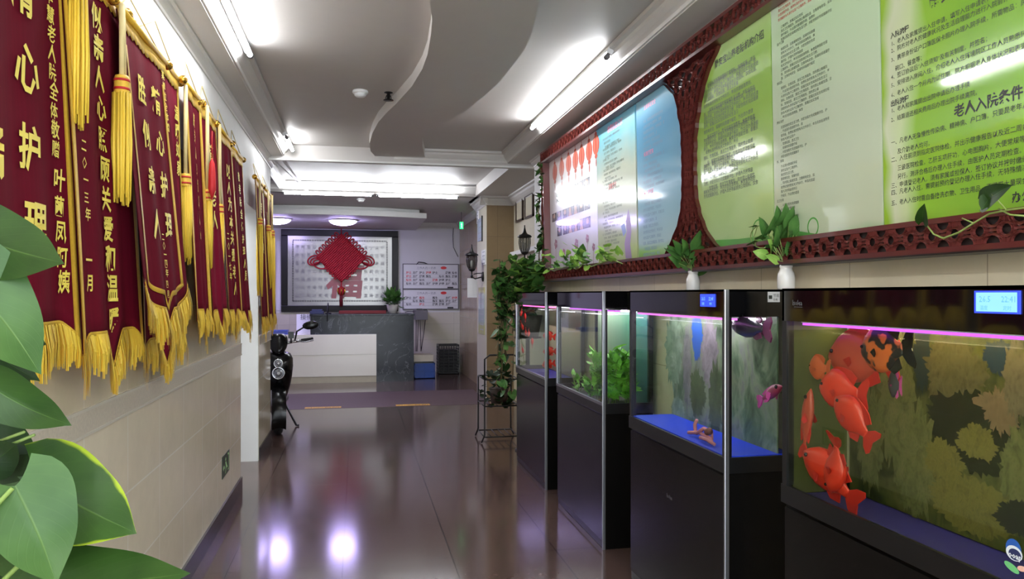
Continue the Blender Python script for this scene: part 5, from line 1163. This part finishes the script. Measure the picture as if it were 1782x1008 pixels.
p = onX(823, 500, PX0 - .14); o = thing('hanging_sheet', 'white paper hanging below the pillar lantern', 'paper', (PX0 - .14, p.y, p.z - .1))
a, c = onX(816, 518, PX0 - .19), onX(831, 487, PX0 - .07)
MB().box((PX0 - .22, p.y - .003, a.z), (PX0 - .08, p.y, c.z + .02)).build('sheet', paper, o); MB().tube([(PX0 - .15, p.y - .001, c.z + .02), (PX0 - .16, p.y, c.z + .3)], .002, 5).build('string', iron, o)
for pxa, pya, pxb, pyb, lab in ((897.5, 388, 909, 338, 'left certificate of two on the recess wall above the lantern'), (913, 382, 927, 333, 'right certificate of two on the recess wall, nearer the notice board')):
    a, c = onX(pxa, pya, 2.11), onX(pxb, pyb, 2.11); y0, y1 = sorted((a.y, c.y)); z0, z1 = sorted((a.z, c.z))
    o = thing('framed_certificate', lab, 'certificate', (2.13, (y0 + y1) / 2, z0), 'certificates on the recess wall')
    MB().box((2.13, y0, z0), (2.105, y1, z0 + .025)).box((2.13, y0, z1 - .025), (2.105, y1, z1)).box((2.13, y0, z0), (2.105, y0 + .03, z1)).box((2.13, y1 - .03, z0), (2.105, y1, z1)).build('frame', mat('dark wood frame', (64, 46, 38), .3) if 'dark wood frame' not in MATS else MATS['dark wood frame'], o)
    MB().box((2.13, y0 + .03, z0 + .025), (2.115, y1 - .03, z1 - .025)).build('certificate', mat('ivory paper', (222, 216, 190), .25) if 'ivory paper' not in MATS else MATS['ivory paper'], o)
# green exit lamp
a, c = onX(799, 402, 1.80), onX(806, 380, 1.80); yy = onX(803, 391, 1.8).y
q0 = onY(799.5, 399, 12.4); q1 = onY(806.5, 386, 12.4)
o = thing('exit_sign', 'small green lit exit sign hanging high before the tan wall', 'sign', (q0.x, 12.4, q0.z))
MB().box((q0.x, 12.4, q0.z), (q1.x, 12.43, q1.z)).build('housing', gray_plastic, o)
MB().box((q0.x + .004, 12.396, q0.z + .004), (q1.x - .004, 12.3995, q1.z - .004)).build('lit_face', emis('exit green', (30, 230, 110), 1.6), o)
g = MB(); g.add([V((q0.x + (q1.x - q0.x) * x, 12.3955, q0.z + (q1.z - q0.z) * z)) for x, z in ((.35, .1), (.5, .4), (.4, .65), (.55, .9), (.68, .6), (.6, .4), (.75, .12), (.55, .3))], [tuple(range(8))]); g.build('running_figure', emis('exit white', (220, 255, 235), 1.2), o)
MB().tube([((q0.x + q1.x) / 2, 12.415, q1.z), ((q0.x + q1.x) / 2, 12.415, 2.80)], .006, 6).build('hanger', gray_plastic, o)
# conduits at the beam, left
cd = MB().tube([(XL + .12, 7.66, 2.78), (-.62, 10.3, 2.79)], .012, 8).tube([(XL + .02, 7.66, 2.78), (-.62, 10.3, 2.79)], .006, 6); tag(cd.build('conduit_pipe', white_plastic), 'thin white pipe running under the ceiling beyond the cross beam, upper left', 'pipe')

# ------------------------------------------------------------------ big pothos on its wire stand, vines
o = thing('trailing_pothos', 'big trailing pothos spilling over the far corner of the farthest fish tank', 'houseplant', (1.62, 7.0, 0))
st = []; sm = MB()
pot_c = V((1.56, 6.95, 1.26))
for k in range(30):
    px, py = U(886, 968), U(442, 505); d = U(6.85, 7.5) if px < 930 else U(6.6, 6.95); q = atD(px, py, d)
    if q.x > 1.60 and q.y < 7.2: q.x = 1.58
    st.append([pot_c, pot_c.lerp(q, .6) + V((0, 0, .12)), q])
for k in range(18):
    px = U(866, 893); py = U(520, 690); q = atD(px, py, U(6.9, 7.3)); q2 = atD(px + U(-6, 10), U(450, 500), 7.1); st.append([pot_c, q2, q2.lerp(q, .5) + V((U(-.03, .03), 0, 0)), q])
for s_ in st: sm.tube(s_, .004, 5)
sm.build('stem', stem_br, o)
f = MB(); foliage(f, st[:30], 11, .10, (0, 0, 0, 1)); foliage(f, st[30:], 15, .085, (0, 0, 2), .3)
f.build('foliage', [small_leaf, lime_leaf, pothos_dark], o)
MB().lathe([(.001, 0), (.10, 0), (.14, .2), (.13, .2), (.12, .18), (.001, .18)], pot_c - V((0, 0, .2)), 18).build('pot', mat('brown plastic pot', (60, 44, 36), .5), o)
MB().lathe([(.13, 1.06), (.13, 1.045), (.02, 1.04), (.02, .02), (.12, .012), (.12, 0)], (pot_c.x, pot_c.y, 0), 16).build('pedestal', iron, o)
# wire stand
a = onZ(846, 694, 0); b_ = onZ(888, 716, 0)
o = thing('wire_plant_stand', 'black wire plant stand on the floor beside the far fish tank', 'plant stand', (1.42, 7.55, 0))
w = MB(); X0, X1, Y0, Y1 = 1.22, 1.56, 7.35, 7.75
for z in (.06, .36, .62): w.tube([(X0, Y0, z), (X1, Y0, z), (X1, Y1, z), (X0, Y1, z)], .007, 6, closed=True)
for k in range(6): x = X0 + (X1 - X0) * k / 5; w.tube([(x, Y0, .36), (x, Y1, .36)], .004, 5).tube([(x, Y0, .06), (x, Y1, .06)], .004, 5)
w.build('shelf', iron, o)
for x, y in ((X0, Y0), (X1, Y0), (X1, Y1), (X0, Y1)): MB().tube([(x - .03 if x == X0 else x + .03, y, .007), (x, y, .08), (x, y, .62)], .008, 6).build('leg', iron, o)
MB().tube([(X0, Y0, .62), (X0, Y0, .82), (X0 + .05, Y0, .86), (X1 - .05, Y0, .86), (X1, Y0, .82), (X1, Y0, .62)], .008, 6).build('handle', iron, o)
o = thing('potted_pothos_on_stand', 'small pothos sitting on the lower shelf of the wire stand', 'potted plant', (1.4, 7.55, .365))
MB().lathe([(.001, 0), (.08, 0), (.1, .15), (.09, .15), (.001, .13)], (1.4, 7.55, .365), 16).build('pot', MATS['brown plastic pot'], o)
f = MB()
for k in range(70):
    c = V((1.4, 7.52, .55)) + V((U(-.16, .12), U(-.16, .16), U(-.22, .14))); rand_leaf(f, c, U(.06, .1), nu=2, nv=4)
f.build('foliage', pothos_dark, o)
# ivy up the board's left end and along its lower rail
o = thing('ivy_vine', 'green vine winding up the far left edge of the notice board', 'vine', (XF - .03, YF - .02, ZB))
pts = [V((XF - .025 + .012 * sin(i * 1.3), YF - .03 + .05 * sin(i * .9), ZB + .0 + i * .075)) for i in range(15)]
MB().tube(pts, .006, 6).build('stem', stem_br, o); f = MB()
for k in range(64):
    i = R.randrange(14); c = pts[i].lerp(pts[i + 1], R.random()); rand_leaf(f, c, U(.04, .075), V((U(-1, .1), U(-1, 1), U(-.8, .8))), mi=R.choice((0, 0, 1)))
f.build('foliage', [small_leaf, pothos_dark], o)
o = thing('bushy_vine', 'light green leaves trailing along the lower rail of the lantern poster', 'vine', (XF - .05, 5.6, ZB + .08))
pts = [V((XF - .03 - .02 * sin(k), 6.35 - k * .17, ZB + .09 + .02 * sin(k * 2.1))) for k in range(12)]
MB().tube(pts, .004, 5).build('stem', stem_m, o); f = MB()
for k in range(95):
    t = R.random() ** .8 * 11; i = min(int(t), 10); c = pts[i].lerp(pts[i + 1], t - i); h = .16 if i > 4 else .22
    c = c + V((U(-.05, .0), U(-.05, .05), U(0, h) * R.random())); rand_leaf(f, c, U(.04, .07), V((U(-1, .2), U(-1, 1), U(-.4, .9))), mi=R.choice((0, 1, 1)))
f.build('foliage', [small_leaf, lime_leaf], o)
# pale shoot lying over the lower right rail
o = thing('pothos_shoot', 'single pale pothos shoot drooping over the lower rail at the right edge', 'vine', (XF - .05, 2.0, ZB + .1))
xx = XF - .03
P_ = [onX(*q, xx) for q in ((1609, 387), (1625, 408), (1642, 415), (1668, 405), (1700, 385), (1722, 372), (1752, 366), (1782, 362), (1830, 352))]
MB().tube(P_, [.0018, .0026, .003, .0028, .0025, .0025, .0025, .0025, .002], 8).tube([onX(1693, 388, xx), onX(1674, 380, xx)], .002, 5).tube([onX(1738, 364, xx), onX(1758, 374, xx), onX(1782, 376, xx)], .0025, 5).tube([onX(1752, 366, xx), onX(1728, 340, xx - .02), onX(1722, 330, xx - .02)], .002, 5).build('stem', mat('pale green stem', (132, 150, 76), .45), o)
for b0, t0, w_, m in (((1606, 386), (1609, 354), 22, pothos), ((1716, 350), (1762, 322), 34, pothos), ((1722, 345), (1708, 366), 22, pothos)):
    Pq, Qq = onX(*b0, xx - .01), onX(*t0, xx - .03); b = MB(); dd = (Qq - Pq).normalized(); leaf(b, Pq, Qq, dd.cross(V((-1, -.5, .2))), w_ * 2.4 / FPX, fold=.25, curl=.05); b.build('leaf', m, o)
# vine loop by the near vase
xx = XF - .04; o = thing('curly_tendril', 'thin green tendril looping in front of the green panels behind the vase', 'vine', onX(1325, 420, xx))
lp_ = [onX(1326 + 20 * cos(t * pi / 9), 412 + 20 * sin(t * pi / 9), xx) for t in range(15)]
MB().tube(lp_ + [onX(1352, 440, xx)], .0022, 6).tube([onX(1318, 394, xx), onX(1312, 412, xx), onX(1316, 430, xx)], .0018, 5).build('stem', stem_m, o)
f = MB()
for px, py in ((1310, 395), (1322, 416), (1340, 432), (1308, 425)): rand_leaf(f, onX(px, py, xx - .005), .05, (-.3, -1, U(-.2, .4)))
f.build('foliage', small_leaf, o)

# ------------------------------------------------------------------ electric scooter
sx, sy = -.80, 8.28
scp = mat('black scooter fairing', (10, 10, 11), .22, var=.2, coat=.1, spec=.3)
o = thing('electric_scooter', 'black electric scooter with twin round headlamps, parked at the end of the left wall', 'scooter', (sx, sy + .5, 0))
def P(x, y, z): return V((sx + x - .12 * y, sy + y, z))
def wheel(y):
    Mx = Matrix.Translation(P(0, y, .225)) @ Matrix.Rotation(pi / 2, 4, 'Y')
    prof = [(.15, -.03), (.18, -.045), (.21, -.04), (.225, -.018), (.225, .018), (.21, .04), (.18, .045), (.15, .03)]
    w = MB().lathe(prof, n=32, M=Mx).build('wheel', black_rub, o)
    MB().lathe([(.152, -.028), (.12, -.012), (.04, -.02), (.035, -.035), (.035, .035), (.04, .02), (.12, .012), (.152, .028)], n=24, M=Mx).build('rim', darkalu, w)
wheel(.0); wheel(1.22)
for s in (1, -1): MB().tube([P(s * .065, 0, .225), P(s * .06, .05, .42), P(s * .05, .10, .62)], [.016, .018, .022], 8).build('fork', chrome, o)
fd = MB(); vs = []
for i in range(13):
    a = -.5 + 2.5 * i / 12; 
    for j in range(7): t = -1 + j / 3; vs.append(P(t * .07, -.27 * cos(a) * 1.0 + .0, .225 + .262 * sin(a) - .02 * t * t))
fd.add(vs, [(i * 7 + j, i * 7 + j + 1, (i + 1) * 7 + j + 1, (i + 1) * 7 + j) for i in range(12) for j in range(6)], 0, True); fd.build('front_fender', scp, o)
# leg shield
sh = MB(); rows = [(.32, .07, .10, .02), (.40, .10, .07, .04), (.50, .125, .03, .06), (.60, .142, .01, .08), (.70, .152, .0, .085), (.78, .15, .01, .08), (.83, .125, .04, .05), (.85, .07, .08, .02)]
vs = []; n = 16
for z, hw, yf, dp in rows:
    for j in range(n):
        a = 2 * pi * j / n; c_, s_ = cos(a), sin(a); vs.append(P(hw * (abs(c_) ** .6) * (1 if c_ > 0 else -1), yf + .09 + (dp + .05) * s_ * (1.1 if s_ < 0 else .7), z))
sh.add(vs, [(i * n + j, i * n + (j + 1) % n, (i + 1) * n + (j + 1) % n, (i + 1) * n + j) for i in range(len(rows) - 1) for j in range(n)] + [tuple(range(n - 1, -1, -1)), tuple((len(rows) - 1) * n + j for j in range(n))], 0, True)
sh.build('leg_shield', scp, o)
Mh = lambda z, y: Matrix.Translation(P(.0, y, z)) @ Matrix.Rotation(pi / 2, 4, 'X')
for z, r in ((.738, .048), (.637, .066)):
    h = MB().lathe([(r, -.03), (r, .015), (r * .84, .022), (r * .82, .006)], n=24, M=Mh(z, -.04)).build('headlamp_ring', chrome, o)
    MB().lathe([(r * .82, .0), (r * .6, .012), (.001, .02)], n=24, M=Mh(z, -.045)).build('headlamp_lens', mat('clear lamp lens', (150, 152, 156), .08, metal=.6) if 'clear lamp lens' not in MATS else MATS['clear lamp lens'], h)
    MB().ball(P(.0, -.068, z), r * .24, 10).build('lamp_bulb', white_plastic, h)
hd = MB(); rows = [(.83, .05, .0), (.89, .085, .02), (.94, .10, .05), (1.0, .095, .07), (1.035, .06, .09)]; vs = []
for z, hw, yf in rows:
    for j in range(n): a = 2 * pi * j / n; vs.append(P(hw * cos(a), yf + .06 + .07 * sin(a), z))
hd.add(vs, [(i * n + j, i * n + (j + 1) % n, (i + 1) * n + (j + 1) % n, (i + 1) * n + j) for i in range(4) for j in range(n)] + [tuple(4 * n + j for j in range(n)), tuple(range(n - 1, -1, -1))], 0, True); hd.build('head_cowl', scp, o)
MB().tube([P(-.34, .2, .97), P(-.15, .12, .95), P(0, .1, .92), P(.15, .12, .95), P(.34, .2, .97)], .014, 8).build('handlebar', chrome, o)
for s in (1, -1):
    MB().tube([P(s * .24, .155, .96), P(s * .36, .21, .975)], .019, 8).build('grip', black_rub, o)
    MB().tube([P(s * .2, .13, .955), P(s * .28, .08, .95), P(s * .36, .12, .965)], .007, 6).build('brake_lever', alu, o)
    mr = MB().tube([P(s * .17, .13, .96), P(s * .19, .11, 1.06), P(s * .27, .10, 1.11)], .009, 6).build('mirror_stem', iron, o)
    MB().ball(P(s * .33, .10, 1.125), (.085, .022, .045), 14, M=Matrix.Rotation(-s * .12, 4, 'Y')).build('mirror', scp, mr)
ph_ = MB().box(P(.10, .06, .99), P(.16, .075, 1.06)).tube([P(.13, .07, .99), P(.13, .1, .945)], .01, 6); ph_.build('phone_holder', black_satin, o)
MB().box(P(-.13, .28, .26), P(.13, .75, .31)).build('foot_board', black_satin, o, bevel=.01)
MB().box(P(-.13, .72, .28), P(.13, 1.3, .62)).build('rear_body', scp, o, bevel=.05)
MB().box(P(-.14, .66, .62), P(.14, 1.32, .73)).build('seat', black_rub, o, bevel=.035)
MB().box(P(-.05, .2, .28), P(.05, .32, .84)).build('inner_column', black_satin, o, bevel=.01)
cs = MB()
for s in (1, -1): cs.tube([P(s * .07, .5, .27), P(s * .2, .44, .012), P(s * .225, .43, .012)], .012, 8)
cs.tube([P(-.07, .5, .27), P(.07, .5, .27)], .012, 8); cs.build('centre_stand', iron, o)
